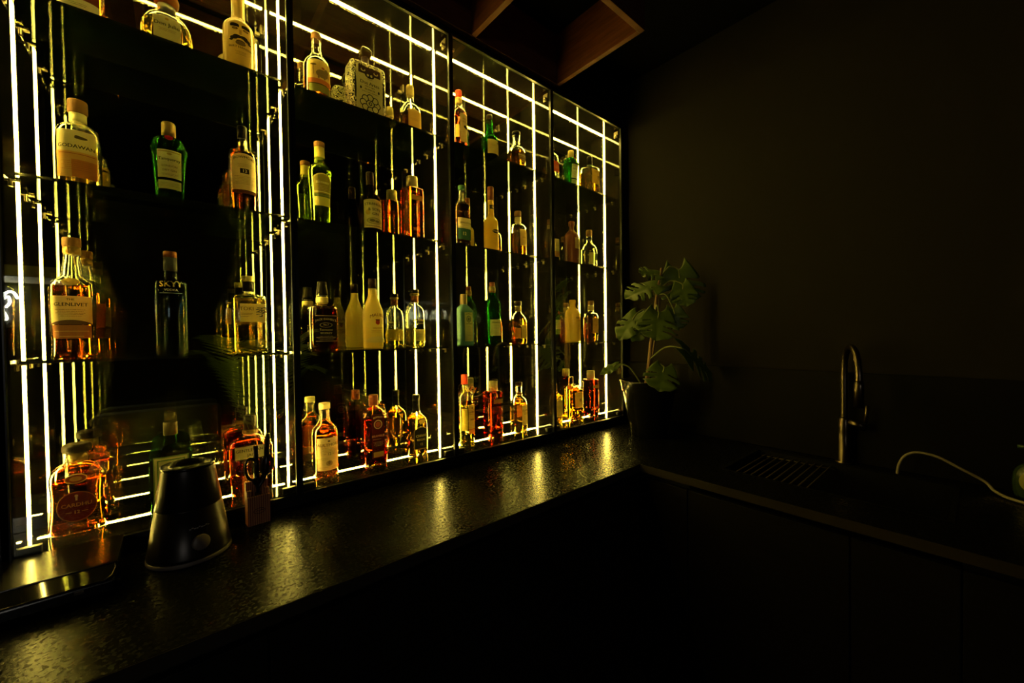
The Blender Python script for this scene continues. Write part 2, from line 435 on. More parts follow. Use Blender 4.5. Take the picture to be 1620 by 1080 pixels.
def bottle(name, label, x, shelf, H, D, rings, n=2, ba=1.0, wall='clear', liquid=None, fill=.7, caps=(), decals=(), seg=36, y=.080, rz=0.0, ztop=None):
    """rings: (height fraction, radius fraction[, squareness]); caps: (part name, material, [(hf, rf)...], n[, label])"""
    zb = SH[shelf] + (.0036 if shelf < 4 else .0014)
    t = thing(name, label, 'bottle', (X(x), X(y), zb), rz, BG)
    R = D / 2000; Hm = H / 1000
    rr = chaikin([(z * Hm, r * R, (q[0] if q else n)) for z, r, *q in rings], 2)
    full = [(z, a, a * ba if a > .45 * R else a * (ba + (1 - ba) * min(1, (.45 * R - a) / (.15 * R))), nn if a > .5 * R else 2 + (nn - 2) * max(0, (a - .4 * R) / (.1 * R))) for z, a, nn in rr]
    sh = Shape(Hm, D / 1000, full, n, ba)
    solid = wall if not isinstance(wall, str) else None
    bm = bmesh.new()
    if solid is not None:
        loft(bm, full, seg); body = mesh_obj('glass_body', bm, solid, t)
    else:
        gm = {'clear': glass('clear_glass', (.97, .98, .95)), 'green': glass('green_glass', (.12, .48, .14)), 'dkgreen': glass('dark_green_glass', (.10, .34, .12)),
              'brown': glass('dark_brown_glass', (.16, .09, .045)), 'blue': glass('pale_blue_glass', (.55, .80, .80)), 'navy': glass('deep_blue_glass', (.30, .38, .44)), 'paleg': glass('pale_green_glass', (.80, .90, .55))}[wall]
        wt = .0026
        A = loft(bm, full, seg, True, False)
        inn = [(max(z, .0065 + .001 * i), a - wt, b - wt, nn) for i, (z, a, b, nn) in enumerate(full) if a > wt * 1.6 and z < Hm]
        inn[0] = (.0065,) + tuple(v * .8 if j < 2 else v for j, v in enumerate(inn[0][1:]))
        zz = -1; keep = []
        for q in inn:
            if q[0] > zz + 1e-5: keep.append(q); zz = q[0]
        keep[-1] = (full[-1][0],) + keep[-1][1:]
        B = loft(bm, keep, seg, True, False)
        for k in range(seg): bm.faces.new((A[-1][k], A[-1][(k + 1) % seg], B[-1][(k + 1) % seg], B[-1][k]))
        bmesh.ops.recalc_face_normals(bm, faces=bm.faces)
        body = mesh_obj('glass_body', bm, gm, t)
        if liquid is not None:
            zf = fill * Hm; q = [k for k in keep if k[0] < zf]
            nx = [k for k in keep if k[0] >= zf]
            if nx:
                t_ = (zf - q[-1][0]) / max(nx[0][0] - q[-1][0], 1e-6); q.append((zf,) + tuple(u + (v - u) * t_ for u, v in zip(q[-1][1:], nx[0][1:])))
            bm = bmesh.new(); loft(bm, [(z - (.0004 if i == 0 else 0), a + .0004, b + .0004, nn) for i, (z, a, b, nn) in enumerate(q)], seg)
            bmesh.ops.recalc_face_normals(bm, faces=bm.faces)
            mesh_obj('liquid', bm, liquid, t)
    for cp in caps:
        pn, mt, prof, cn = cp[:4]
        bm = bmesh.new(); pr = [(z * Hm, r * R) for z, r in prof]
        loft(bm, [(z, a, a, cn) for z, a in pr], 24)
        mesh_obj(pn, bm, mt, t, label=cp[4] if len(cp) > 4 else None)
    for dn, items in decals: decal_mesh(dn, sh, items, t)
    return t, sh
def liq(name, col): return glass('liquid_' + name, col, 1.36)
AMBER = liq('amber', (.90, .46, .10)); DARKAMB = liq('dark_amber', (.55, .17, .03)); PALE = liq('pale_gold', (.97, .82, .40)); GOLDL = liq('gold', (.95, .66, .20))
ROSE = liq('rose', (.90, .30, .16)); RED = liq('red', (.70, .11, .05)); WATER = liq('water', (.98, .98, .94)); LEMON = liq('lemon_clear', (.97, .88, .40))
def capm(nm, c, r=.4, mt=0): return pbr('cap_' + nm, c, r, mt, spec=.15)
RED_C = capm('red', (.62, .045, .02)); GRN_C = capm('green', (.015, .06, .03)); CRM_C = capm('cream', (.75, .66, .38)); ORN_C = capm('orange', (.24, .075, .010), .5)
OLIVE_C = capm('olive', (.36, .31, .13), .3, .4); BRN_C = capm('brown', (.022, .009, .005)); COP_C = capm('copper', (.17, .055, .014), .35, .3); NAVY_C = capm('navy', (.03, .035, .05), .35); BLK_C = M_darkcap
TAN_C = capm('tan', (.38, .28, .09), .6); SILV_C = capm('silver', (.12, .085, .045), .3, .5)

# ---- leftmost cabinet
bottle('whisky_bottle', 'amber bottle cut off by the top left picture edge, cream band low on it', -.115, 1, 245, 84,
       [(0, .86), (.01, .95), (.08, 1), (.55, 1), (.66, .8), (.72, .42), (.93, .40)], 2.4, .95, 'clear', AMBER, .6,
       [('cap', BLK_C, [(.86, .46), (1, .46)], 2)], [('label', [('r', 36, 110, -38, 38, (.20, .05, .03)), ('r', 30, 52, -38, 38, CREAM), *lines(40, 4, 2, 0, 30, INK)])])
bottle('tequila_bottle', 'squat round-shouldered bottle with orange-brown ball stopper on the top shelf', .006, 1, 170, 106,
       [(0, .80), (.02, .90), (.15, 1), (.40, 1), (.56, .86), (.66, .52), (.70, .34), (.84, .33)], 2.3, .8, 'clear', PALE, .52,
       [('neck_band', capm('silvery', (.3, .3, .28), .3, .7), [(.68, .36), (.82, .36)], 2), ('stopper', ORN_C, [(.80, .36), (.84, .48), (.92, .50), (.985, .42), (1, .25)], 2)],
       [('label', [('a', 26, 84, -27, 27, (.66, .60, .36), 8), ('t', 'Don Julio', 9.5, 62, 0, INK), ('o', 82, 0, 3.5, 4, DGOLD)] + lines(54, 3, 3, 0, 34, (.3, .22, .1)))], seg=44)
bottle('gin_bottle', 'tall pale frosted bottle printed with a moustached face, its top out of the picture', .128, 1, 270, 79,
       [(0, .82), (.015, .92), (.06, .94), (.53, 1), (.59, .90), (.635, .58), (.66, .42), (.82, .40), (.86, .43), (.94, .42)], 2, 1, milky('cloudy_gold', (.50, .36, .09), .5), None, 0,
       [('cap', capm('brick', (.28, .07, .03)), [(.90, .44), (1, .44)], 2)],
       [('printed_face', [('a', 137, 144, -25, -3, INK, 3), ('a', 137, 144, 3, 25, INK, 3), ('o', 132, -13, 3, 7, (.05, .035, .01)), ('o', 132, 13, 3, 7, (.05, .035, .01)), ('o', 132, -13, 1.5, 4, (.30, .2, .05)), ('o', 132, 13, 1.5, 4, (.30, .2, .05)),
         ('r', 117, 130, -3, 3, (.30, .20, .05)), ('o', 110, -8, 5, 10, INK), ('o', 110, 8, 5, 10, INK), ('o', 105, -16, 4.5, 9, INK), ('o', 105, 16, 4.5, 9, INK), ('o', 99, -22, 3, 5, INK), ('o', 99, 22, 3, 5, INK), ('o', 97, 0, 4, 10, (.06, .04, .015)), ('o', 92, 0, 6, 12, (.12, .08, .025)), ('t', 'BERT HANSEN', 6, 78, 0, INK)] + lines(68, 4, 3, 0, 26, INK))], seg=44)
bottle('whisky_bottle', 'clear bottle with wide cork cap and cream label with an orange foot', -.123, 2, 216, 77,
       [(0, .86), (.02, .96), (.06, 1), (.60, 1), (.69, .86), (.74, .45), (.77, .37), (.94, .36)], 2.2, 1, 'clear', PALE, .55,
       [('cap', M_cork, [(.86, .42), (.87, .45), (.985, .45), (1, .42)], 2), ('neck_band', CRM_C, [(.76, .385), (.855, .385)], 2)],
       [('label', [('r', 25, 134, -37, 37, (.84, .76, .46)), ('r', 25, 66, -8, 37, (.60, .25, .06)), ('r', 25, 66, -37, -8, (.72, .48, .18)), ('r', 66, 84, -37, 37, (.74, .46, .16)), ('t', 'GODAWAN', 8.2, 92, 0, INK), ('o', 117, 8, 3.5, 11, (.10, .08, .04)), ('o', 120, 3, 2, 5, (.10, .08, .04)), ('r', 78, 79.5, -30, 34, (.45, .14, .05))] + lines(60, 5, 5, 0, 50, (.45, .16, .06)))], seg=44)
def shaker(x, shelf, H, D, label, word, cap):
    return bottle('gin_bottle', label, x, shelf, H, D,
       [(0, .68), (.02, .74), (.05, .76), (.64, .94), (.655, 1.02), (.68, 1.02), (.69, .90), (.76, .86), (.80, .70), (.825, .36), (.86, .34), (.93, .34)], 2, 1, 'green', liq('green_gin', (.75, .92, .60)), .74,
       [('cap', cap, [(.82, .385), (.985, .385), (1, .34)], 2)],
       [('seal', [('o', H * .785, 0, 9, 9, (.35, .02, .02))]), ('label', [('r', H * .30, H * .62, -26, 26, (.74, .68, .44)), ('r', H * .595, H * .61, -24, 24, (.40, .30, .10)), ('t', word, 7.5, H * .50, 0, INK), ('t', 'LONDON', 5, H * .425, 0, (.20, .14, .06)), ('t', 'DRY GIN', 5, H * .375, 0, (.20, .14, .06)), ('o', H * .575, 0, 3, 5, (.45, .33, .10))] + lines(H * .34, 3, 2, 0, 34, (.25, .2, .1))),
        ('lower_label', [('r', H * .17, H * .27, -25, 25, (.66, .60, .36))] + lines(H * .235, 4, 3, 0, 40, (.25, .2, .1)))])
shaker(.004, 2, 219, 76, 'green shaker-shaped bottle with gold cap and red seal in the leftmost cabinet', 'Tanqueray', M_gold)
bottle('whisky_bottle', 'dark amber long-necked bottle whose cream label shows a black 12 panel', .130, 2, 262, 72,
       [(0, .84), (.015, .92), (.06, .95), (.66, 1), (.70, .90), (.735, .50), (.76, .36), (.86, .30), (.95, .30)], 2, 1, 'clear', DARKAMB, .74,
       [('cap', BLK_C, [(.86, .34), (.99, .335), (1, .30)], 2)],
       [('label', [('a', 70, 164, -33, 33, (.82, .70, .36), 9), ('t', 'BOWMORE', 7.6, 153, 0, INK, 6), ('r', 116, 130, -11, 11, INK), ('t', '12', 8.5, 119, 0, LETTER), ('r', 60, 68, -33, 33, (.10, .05, .02))] + lines(142, 4, 3, 0, 34, (.3, .2, .08)) + lines(106, 4.5, 6, 0, 46, (.3, .2, .08)))], seg=44)
bottle('whisky_bottle', 'large amber bottle with bulging neck, cream label and oval emblem, in the leftmost cabinet', -.136, 3, 284, 78,
       [(0, .86), (.015, .93), (.05, .93), (.20, .90), (.30, .97), (.58, 1), (.625, .93), (.655, .66), (.69, .46), (.76, .44), (.82, .36), (.93, .33)], 2.2, .95, 'clear', AMBER, .60,
       [('neck_band', pbr('band_bronze', (.34, .20, .05), .4, .5), [(.86, .36), (.88, .40), (.93, .37)], 2), ('cap', M_cork, [(.925, .36), (.93, .41), (.99, .41), (1, .38)], 2)],
       [('label', [('r', 78, 144, -38, 38, (.84, .74, .44)), ('t', 'THE', 5, 134, 0, INK), ('t', 'GLENLIVET', 8, 121, 0, INK), ('a', 78, 80, -38, 38, (.16, .10, .07), 9), *lines(101, 4, 2, 0, 40, (.2, .14, .06))] + lines(112, 4, 3, 0, 48, (.3, .2, .08))),
        ('lower_label', [('r', 46, 77, -35, 35, (.42, .20, .10)), ('r', 62, 63.5, -30, 30, (.75, .55, .25)), ('r', 50, 51.5, -20, 20, (.75, .55, .25))]), ('emblem', [('o', 178, 0, 9, 15, (.58, .40, .09)), ('o', 178, 0, 7, 12.5, (.70, .50, .13))])], seg=48)
bottle('vodka_bottle', 'slim dark blue straight bottle with navy cap and gold capital letters', .001, 3, 274, 67,
       [(0, .9), (.012, .98), (.04, 1), (.68, 1), (.705, .95), (.715, .55), (.74, .38), (.94, .37)], 2, 1, 'navy', liq('blue_water', (.55, .66, .74)), .66,
       [('cap', NAVY_C, [(.81, .42), (.94, .42)], 2), ('cap_top', COP_C, [(.94, .43), (.995, .43), (1, .40)], 2)],
       [('printed_label', [('t', 'SKYY', 15, 178, 0, (.86, .74, .24)), ('t', 'VODKA', 5.5, 167, 0, (.50, .52, .45)), ('r', 161, 162, -24, 24, (.30, .38, .42))])], seg=44)
bottle('whisky_bottle', 'square clear bottle of pale whisky with a wide cream label and one brushed character', .135, 3, 223, 82,
       [(0, .93), (.012, .98), (.03, 1), (.70, 1), (.735, .96), (.75, .62), (.765, .34), (.80, .32), (.92, .32)], 6, .92, 'clear', PALE, .70,
       [('cap', OLIVE_C, [(.93, .40), (1, .40)], 2), ('neck_band', BLK_C, [(.80, .36), (.93, .36)], 2)],
       [('label', [('r', 88, 140, -26, 38, (.74, .62, .30)), ('t', 'TOKI', 10.5, 121, -10, (.25, .17, .06)), ('r', 112, 113.2, -24, 4, (.3, .2, .08)), ('r', 108, 109.2, -24, 2, (.3, .2, .08)), ('r', 103, 104.2, -24, -6, (.3, .2, .08)),
         ('t', '季', 22, 105, 27, (.05, .06, .10))])], seg=44)
bottle('whisky_bottle', 'waisted amber decanter with a broad disc stopper and round dark red label', -.137, 4, 205, 96,
       [(0, .98), (.02, 1.02), (.06, 1.02), (.18, .97), (.40, .93), (.58, .99), (.68, .95), (.75, .70), (.79, .42), (.81, .34), (.90, .33)], 2.4, .62, 'clear', AMBER, .58,
       [('neck_band', M_gold, [(.79, .36), (.90, .36)], 2), ('stopper', capm('walnut', (.012, .006, .002), .5), [(.90, .40), (.905, .50), (.93, .53), (.975, .53), (1, .44)], 2)],
       [('label', [('o', 62, 0, 35, 34, (.30, .14, .03)), ('o', 62, 0, 33, 32, (.13, .018, .012)), ('t', 'CARDHU', 8.5, 62, 0, (.55, .36, .12)), ('t', '12', 7.5, 46, 0, (.55, .36, .12)), ('r', 76, 86, -1.6, 1.6, (.75, .68, .5)), ('o', 87, 0, 3, 3, (.75, .68, .5)), ('r', 49, 50, -18, -8, (.55, .36, .12)), ('r', 49, 50, 8, 18, (.55, .36, .12))]), ('emblem', [('o', 127, 0, 11, 19, (.55, .42, .20)), ('o', 127, 0, 9, 16.5, (.25, .07, .03)), ('o', 127, 0, 5.5, 10, (.45, .25, .10))])], seg=52)
bottle('herbal_liqueur_bottle', 'dark green flat-shouldered bottle with a green framed label behind the cone shaped appliance', -.006, 4, 232, 90,
       [(0, .92), (.015, .98), (.05, 1), (.62, 1), (.68, .94), (.72, .62), (.75, .33), (.80, .29), (.96, .29)], 4, .7, 'dkgreen', liq('herb', (.35, .35, .10)), .66,
       [('cap', pbr('cap_dull_gold', (.05, .036, .010), .4, .4), [(.85, .33), (.985, .33), (1, .30)], 2)],
       [('label', [('r', 30, 146, -36, 36, (.20, .30, .10)), ('r', 33, 143, -33, 33, (.72, .64, .36)), ('r', 38, 138, -28, 28, (.14, .26, .08)), ('r', 41, 135, -25, 25, (.72, .64, .36)), ('o', 100, 0, 25, 22, (.10, .20, .06)), ('t', 'Jägermeister', 7, 58, 0, INK)])], seg=44)
bottle('whiskey_bottle', 'broad flat reddish bottle with grey cap behind the scissors', .132, 4, 224, 112,
       [(0, .90), (.015, .93), (.04, .95), (.56, 1), (.63, .96), (.70, .60), (.735, .32), (.77, .27), (.95, .27)], 5, .6, 'clear', liq('bourbon', (.78, .24, .05)), .60,
       [('cap', capm('pewter', (.03, .024, .016), .3, .5), [(.82, .31), (.99, .31), (1, .28)], 2), ('neck_band', capm('brass', (.22, .15, .04), .4), [(.755, .30), (.77, .36), (.80, .36), (.815, .30)], 2)],
       [('label', [('r', 102, 140, -43, 30, (.15, .11, .06)), ('r', 104, 138, -41, 28, (.72, .64, .36)), ('t', 'GENTLEMAN', 8, 124, -7, INK), ('t', 'JACK', 8, 110, 0, INK)])], seg=48)
# ---- second cabinet
bottle('rum_bottle', 'rosy amber bottle whose yellow label shows an elephant under a palm', .290, 1, 240, 80,
       [(0, .86), (.015, .95), (.05, 1), (.50, 1), (.60, .92), (.67, .58), (.71, .40), (.80, .36), (.95, .34)], 2, 1, 'clear', liq('rosy', (.92, .42, .16)), .54,
       [('cap', M_cork, [(.91, .37), (.985, .37), (1, .34)], 2)],
       [('label', [('a', 62, 134, -38, 38, (.86, .66, .22), 4), ('o', 94, 6, 13, 19, (.30, .23, .12)), ('o', 106, 20, 8, 8, (.30, .23, .12)), ('r', 78, 92, -8, -3, (.30, .23, .12)), ('r', 78, 92, 10, 15, (.30, .23, .12)), ('r', 86, 104, 25, 28, (.30, .23, .12)), ('r', 88, 118, -21, -19.5, (.22, .14, .05)), ('o', 119, -20, 3, 9, (.18, .13, .04)), ('r', 62, 76, -38, 38, (.60, .22, .08)), ('o', 112, 8, 4, 5, (.50, .18, .08))]),
        ('lower_label', [('r', 36, 60, -36, 36, (.28, .34, .10))])], seg=40)
def ornate():
    mt, nt, out = newmat('painted_ceramic')
    b = N(nt, 'ShaderNodeBsdfPrincipled'); b.inputs['Roughness'].default_value = .22
    tc = N(nt, 'ShaderNodeTexCoord'); nz = N(nt, 'ShaderNodeTexNoise'); nz.inputs['Scale'].default_value = 46; nz.inputs['Detail'].default_value = 0; nz.inputs['Distortion'].default_value = 1.2
    ma = N(nt, 'ShaderNodeMath', operation='MULTIPLY'); ma.inputs[1].default_value = 7
    fr = N(nt, 'ShaderNodeMath', operation='FRACT'); gt = N(nt, 'ShaderNodeMath', operation='GREATER_THAN'); gt.inputs[1].default_value = .52
    mx = N(nt, 'ShaderNodeMix', data_type='RGBA'); mx.inputs[6].default_value = (.015, .015, .02, 1); mx.inputs[7].default_value = (.66, .58, .34, 1)
    L_ = nt.links.new
    L_(tc.outputs['Object'], nz.inputs['Vector']); L_(nz.outputs['Fac'], ma.inputs[0]); L_(ma.outputs[0], fr.inputs[0]); L_(fr.outputs[0], gt.inputs[0]); L_(gt.outputs[0], mx.inputs[0]); L_(mx.outputs[2], b.inputs['Base Color']); L_(b.outputs[0], out.inputs[0]); return mt
_fl = []
for q in range(8):
    a = q * math.pi / 4
    _fl += [('o', 54 + 21 * math.sin(a), 24 * math.cos(a), 12, 12, (.02, .02, .03)), ('o', 54 + 21 * math.sin(a), 24 * math.cos(a), 9, 9, (.66, .58, .34))]
_fl += [('o', 54, 0, 6, 6, (.02, .02, .03)), ('o', 54, 0, 3, 3, (.66, .58, .34))]
bottle('tequila_bottle', 'wide square ceramic bottle painted with black scrollwork, dark faceted stopper', .412, 1, 266, 122,
       [(0, .94), (.01, .98), (.03, 1), (.69, 1), (.72, .96), (.735, .80), (.74, .22), (.86, .20)], 7, .62, ornate(), None, 0,
       [('neck_band', capm('plum', (.05, .035, .05), .3), [(.735, .24), (.75, .22), (.87, .21)], 2), ('stopper', capm('faceted', (.035, .028, .010), .2, .3), [(.86, .16), (.885, .30), (.93, .34), (.975, .28), (1, .16)], 5)],
       [('label', [('r', 12, 178, -45, 45, (.66, .58, .34)), ('r', 152, 178, -38, 38, (.02, .02, .03)), ('o', 164, -22, 5, 8, (.66, .58, .34)), ('o', 164, 22, 5, 8, (.66, .58, .34)), ('o', 166, -22, 4, 5, (.02, .02, .03)), ('o', 166, 22, 4, 5, (.02, .02, .03)), ('o', 150, 0, 9, 16, (.02, .02, .03)), ('o', 151, -6, 4, 4, (.66, .58, .34)), ('o', 151, 6, 4, 4, (.66, .58, .34)),
                   ('t', 'Dos Artes', 11, 118, 0, INK), ('t', 'TEQUILA', 3.4, 136, 0, INK), ('t', '100% de Agave', 4, 110, 0, INK), ('t', 'BLANCO', 6, 99, 0, INK), ('o', 102, -31, 5, 3, INK), ('o', 102, 31, 5, 3, INK), ('t', 'HECHO A MANO EN MEXICO', 3, 91, 0, INK), ('o', 100, -48, 40, 3, (.02, .02, .03)), ('o', 100, 48, 40, 3, (.02, .02, .03))] + _fl)], seg=52)
bottle('whisky_bottle', 'small round bottle with pale wooden stopper and plain yellow label in the second cabinet', .542, 1, 200, 82,
       [(0, .9), (.02, .98), (.06, 1), (.42, 1), (.55, .92), (.64, .60), (.68, .36), (.74, .32), (.90, .32)], 2, 1, 'clear', liq('peach', (.95, .55, .22)), .44,
       [('stopper', capm('birch', (.50, .38, .14), .7), [(.80, .36), (.97, .34), (1, .30)], 2)], [('label', [('r', 30, 96, -26, 30, (.78, .58, .18)), *lines(60, 6, 2, 0, 34, (.25, .15, .04))])])
bottle('liqueur_bottle', 'tall pale green bottle, broad shoulders tapering down, with cork cap and gold arched label', .292, 2, 279, 70,
       [(0, .70), (.012, .77), (.04, .80), (.30, .84), (.64, 1), (.69, .96), (.735, .62), (.755, .46), (.80, .42), (.95, .40)], 2, 1, 'paleg', liq('greenish', (.90, .95, .55)), .70,
       [('cap', M_cork, [(.94, .46), (.995, .46), (1, .43)], 2), ('neck_band', capm('mustard', (.42, .34, .07), .5), [(.82, .44), (.94, .42)], 2)],
       [('label', [('a', 68, 160, -29, 29, (.70, .60, .18), 10), ('a', 96, 157, -26, 26, (.34, .27, .05), 10), ('r', 96, 106, -26, 26, (.08, .14, .04)), ('t', 'SELVAREY', 6.6, 138, 0, (.90, .82, .50)), ('r', 110, 113, -26, 26, (.85, .76, .36))] + lines(130, 5, 4, 0, 30, (.80, .70, .35)) + lines(101, 3.5, 2, 0, 40, (.6, .5, .2)))])
bottle('gin_bottle', 'dark bottle with a large cream label in black capitals, second cabinet, second shelf', .419, 2, 223, 75,
       [(0, .9), (.015, .97), (.05, 1), (.52, 1), (.60, .92), (.66, .58), (.70, .38), (.80, .32), (.97, .31)], 2, 1, 'brown', None, 0,
       [('cap', BRN_C, [(.80, .35), (.985, .345), (1, .31)], 2)],
       [('label', [('a', 22, 116, -36, 36, (.93, .80, .42), 5), ('t', 'STRANGER', 9.2, 97, 0, INK, 3), ('t', '& SONS', 10, 80, 3, INK, 1), ('t', 'GIN', 9, 66, 3, INK), ('o', 74, -22, 9, 8, (.75, .50, .14)), ('o', 46, 0, 11, 26, (.30, .25, .10)), ('o', 46, 0, 9.5, 24, (.70, .60, .30)), ('o', 47, -8, 5, 9, (.26, .22, .09)), ('o', 45, 9, 4, 8, (.26, .22, .09)), ('r', 28, 29.5, -28, 28, INK)])])
def slab(x, shelf, label, word, liquid):
    return bottle('spirit_bottle', label, x, shelf, 247, 74,
       [(0, .90), (.012, .98), (.03, 1), (.78, 1), (.81, .97), (.82, .60), (.84, .50), (.97, .48)], 4.5, .92, 'clear', liquid, .80,
       [('cap', OLIVE_C, [(.838, .56), (.99, .56), (1, .53)], 2)],
       [('label', [('r', 152, 170, -22, 30, (.34, .26, .06)), *lines(163, 5, 2, 0, 40, (.75, .62, .25))]), ('printed_label', [*lines(48, 4, 3, 0, 30, (.85, .62, .22)), ('o', 24, 4, 4, 6, (.50, .30, .08))])], seg=44)
slab(.543, 2, 'tall rectangular amber bottle with olive cap in the second cabinet', 'PINK', liq('copper_brown', (.86, .36, .09)))
bottle('whiskey_bottle', 'square shouldered amber-brown bottle with black label and white lettering', .291, 3, 222, 80,
       [(0, .92), (.015, .98), (.04, 1), (.60, 1), (.63, .95), (.66, .56), (.70, .40), (.80, .42), (.86, .40), (.92, .34)], 6, .96, 'clear', DARKAMB, .60,
       [('neck_band', capm('ivory', (.52, .42, .18), .5), [(.685, .435), (.70, .46), (.76, .46), (.775, .435)], 2), ('cap', BLK_C, [(.80, .44), (.86, .42), (.93, .36), (1, .34)], 2)],
       [('label', [('r', 26, 112, -33, 33, INK), ('t', "JACK DANIEL'S", 6.6, 90, 0, LETTER, 6), ('o', 80, 0, 7.5, 19, LETTER), ('o', 80, 0, 6.6, 17.8, INK), ('t', 'No.7', 5.5, 78, 0, LETTER), ('t', 'Tennessee', 6.5, 62, 0, LETTER), ('t', 'WHISKEY', 6, 51, 0, LETTER), ('r', 40, 41, -29, 29, LETTER), ('r', 109, 110.2, -31, 31, LETTER), ('r', 28, 29.2, -31, 31, LETTER)] + lines(44, 3, 1, 0, 40, LETTER) + lines(36, 3, 2, 0, 50, LETTER)),
        ('side_label', [('r', 26, 112, -72, -46, (.03, .022, .015))] + [('r', 28 + q * 7, 32.5 + q * 7, -64, -54, LETTER) for q in range(12)])], seg=48)
bottle('rum_bottle', 'frosted cream bottle with brown cap, red arched lettering and a palm', .420, 3, 246, 71,
       [(0, .88), (.015, .95), (.05, .97), (.45, 1), (.54, .97), (.64, .70), (.74, .44), (.80, .38), (.90, .36), (.95, .34)], 2, 1, milky('frosted_cream', (.94, .74, .16)), None, 0,
       [('cap', BRN_C, [(.855, .40), (.985, .38), (1, .35)], 2)],
       [('printed_label', [('t', 'MALIBU', 11, 104, 4, (.20, .07, .03), 8), ('o', 91, 4, 9, 8, (.45, .06, .02)), ('o', 99, 1, 2.4, 6, (.16, .05, .02)), ('o', 99, 7, 2.4, 6, (.16, .05, .02)), ('r', 88, 100, 3.3, 4.7, (.16, .05, .02)), ('t', 'LIQUEUR', 6, 68, 4, (.28, .12, .04)), *lines(62, 4, 3, 0, 36, (.28, .12, .04)), ('a', 20, 30, -34, 34, (.80, .70, .30), 12)])], seg=40)
bottle('whiskey_bottle', 'round clear bottle with dark flip stopper, embossed gold letters and a low cream label', .545, 3, 217, 76,
       [(0, .88), (.015, .95), (.04, 1), (.58, 1), (.68, .84), (.74, .52), (.77, .37), (.90, .34), (.94, .34)], 2, 1, 'clear', LEMON, .33,
       [('stopper', BLK_C, [(.935, .38), (.94, .42), (.995, .42), (1, .38)], 2), ('neck_band', M_gold, [(.895, .37), (.905, .46), (.93, .46), (.936, .38)], 2), ('neck_sleeve', COP_C, [(.775, .385), (.89, .36)], 2)],
       [('label', [('r', 22, 66, -18, 32, (.78, .66, .28)), *lines(57, 4, 1, 0, 26, (.3, .18, .05)), ('t', '12', 7, 30, -8, (.2, .12, .04))] + lines(48, 4, 4, 6, 34, (.35, .24, .08))), ('embossed_letters', [*[('o', 98 + 3 * (q % 2), -22 + 5.5 * q, 4, 2, (.75, .55, .12)) for q in range(9)], *[('o', 88, -18 + 6 * q, 3, 1.8, (.75, .55, .12)) for q in range(7)]])])
bottle('whisky_bottle', 'amber bottle with cream cap and tall cream label, bottom of the second cabinet', .291, 4, 235, 80,
       [(0, .9), (.012, .97), (.04, 1), (.58, 1), (.66, .92), (.72, .60), (.77, .38), (.88, .35), (.89, .42), (.92, .42), (.93, .38)], 2, 1, 'clear', AMBER, .58,
       [('cap', CRM_C, [(.92, .43), (.99, .43), (1, .40)], 2)],
       [('label', [('r', 22, 126, -36, 37, (.90, .80, .46)), ('t', 'AULTMORE', 9.5, 99, 1, (.16, .11, .04)), ('o', 116, 1, 3, 4, (.2, .14, .05)), ('t', '12', 8.5, 71, 1, (.16, .11, .04)), ('r', 74, 75, -16, -9, INK), ('r', 74, 75, 11, 18, INK), ('o', 45, 1, 9, 10, (.45, .38, .20)), ('o', 47, 1, 6, 4, (.25, .2, .1))] + lines(93, 4, 4, 1, 44, (.3, .24, .1)) + lines(62, 4, 2, 1, 50, (.4, .3, .14)) + lines(34, 4, 2, 1, 56, (.4, .3, .14)))], seg=44)
bottle('gin_bottle', 'deep red rectangular bottle with a white ringed medallion, bottom of the second cabinet', .417, 4, 244, 82,
       [(0, .92), (.012, .97), (.04, 1), (.66, 1), (.74, .92), (.80, .58), (.83, .37), (.94, .34)], 5, .68, 'clear', RED, .66,
       [('cap', pbr('cap_rose_copper', (.22, .05, .02), .3, .4), [(.85, .39), (.99, .38), (1, .35)], 2)],
       [('printed_label', [('r', 24, 178, -19, 27, (.08, .012, .010)), ('o', 142, 4, 16, 15, (.62, .50, .36)), ('o', 142, 4, 12.5, 11.5, (.08, .012, .010)), ('o', 142, 4, 9.5, 9.5, (.50, .14, .05)), ('t', 'BOMBAY', 6, 162, 4, (.62, .50, .36), 3), ('t', 'BRAMBLE', 7.5, 98, 4, (.62, .50, .36)), *lines(90, 4, 1, 0, 32, (.62, .50, .36)), ('r', 28, 46, -14, 22, (.50, .40, .12))] + lines(80, 4, 4, 4, 36, (.62, .50, .36)))], seg=44)
bottle('whisky_bottle', 'rounded golden bottle with black foil neck and black shield label', .544, 4, 227, 86,
       [(0, .9), (.015, .96), (.05, 1), (.50, 1), (.60, .90), (.66, .62), (.70, .36), (.80, .28), (.97, .27)], 2.4, .74, 'clear', GOLDL, .62,
       [('neck_foil', BLK_C, [(.72, .345), (.80, .305), (.90, .30)], 2), ('cap', BLK_C, [(.90, .32), (.99, .32), (1, .29)], 2)],
       [('label', [('a', 24, 96, -25, 31, (.55, .38, .10), 12), ('a', 26, 94, -23, 29, (.035, .03, .016), 12), ('t', 'CHIVAS', 9, 70, 3, (.75, .58, .20)), ('t', 'REGAL', 8, 56, 3, (.75, .58, .20)), ('t', '12', 9, 38, 3, (.75, .58, .20))]), ('emblem', [('o', 128, 10, 8, 16, (.55, .36, .08)), ('o', 128, 10, 6, 13, (.80, .50, .12))])], seg=40)
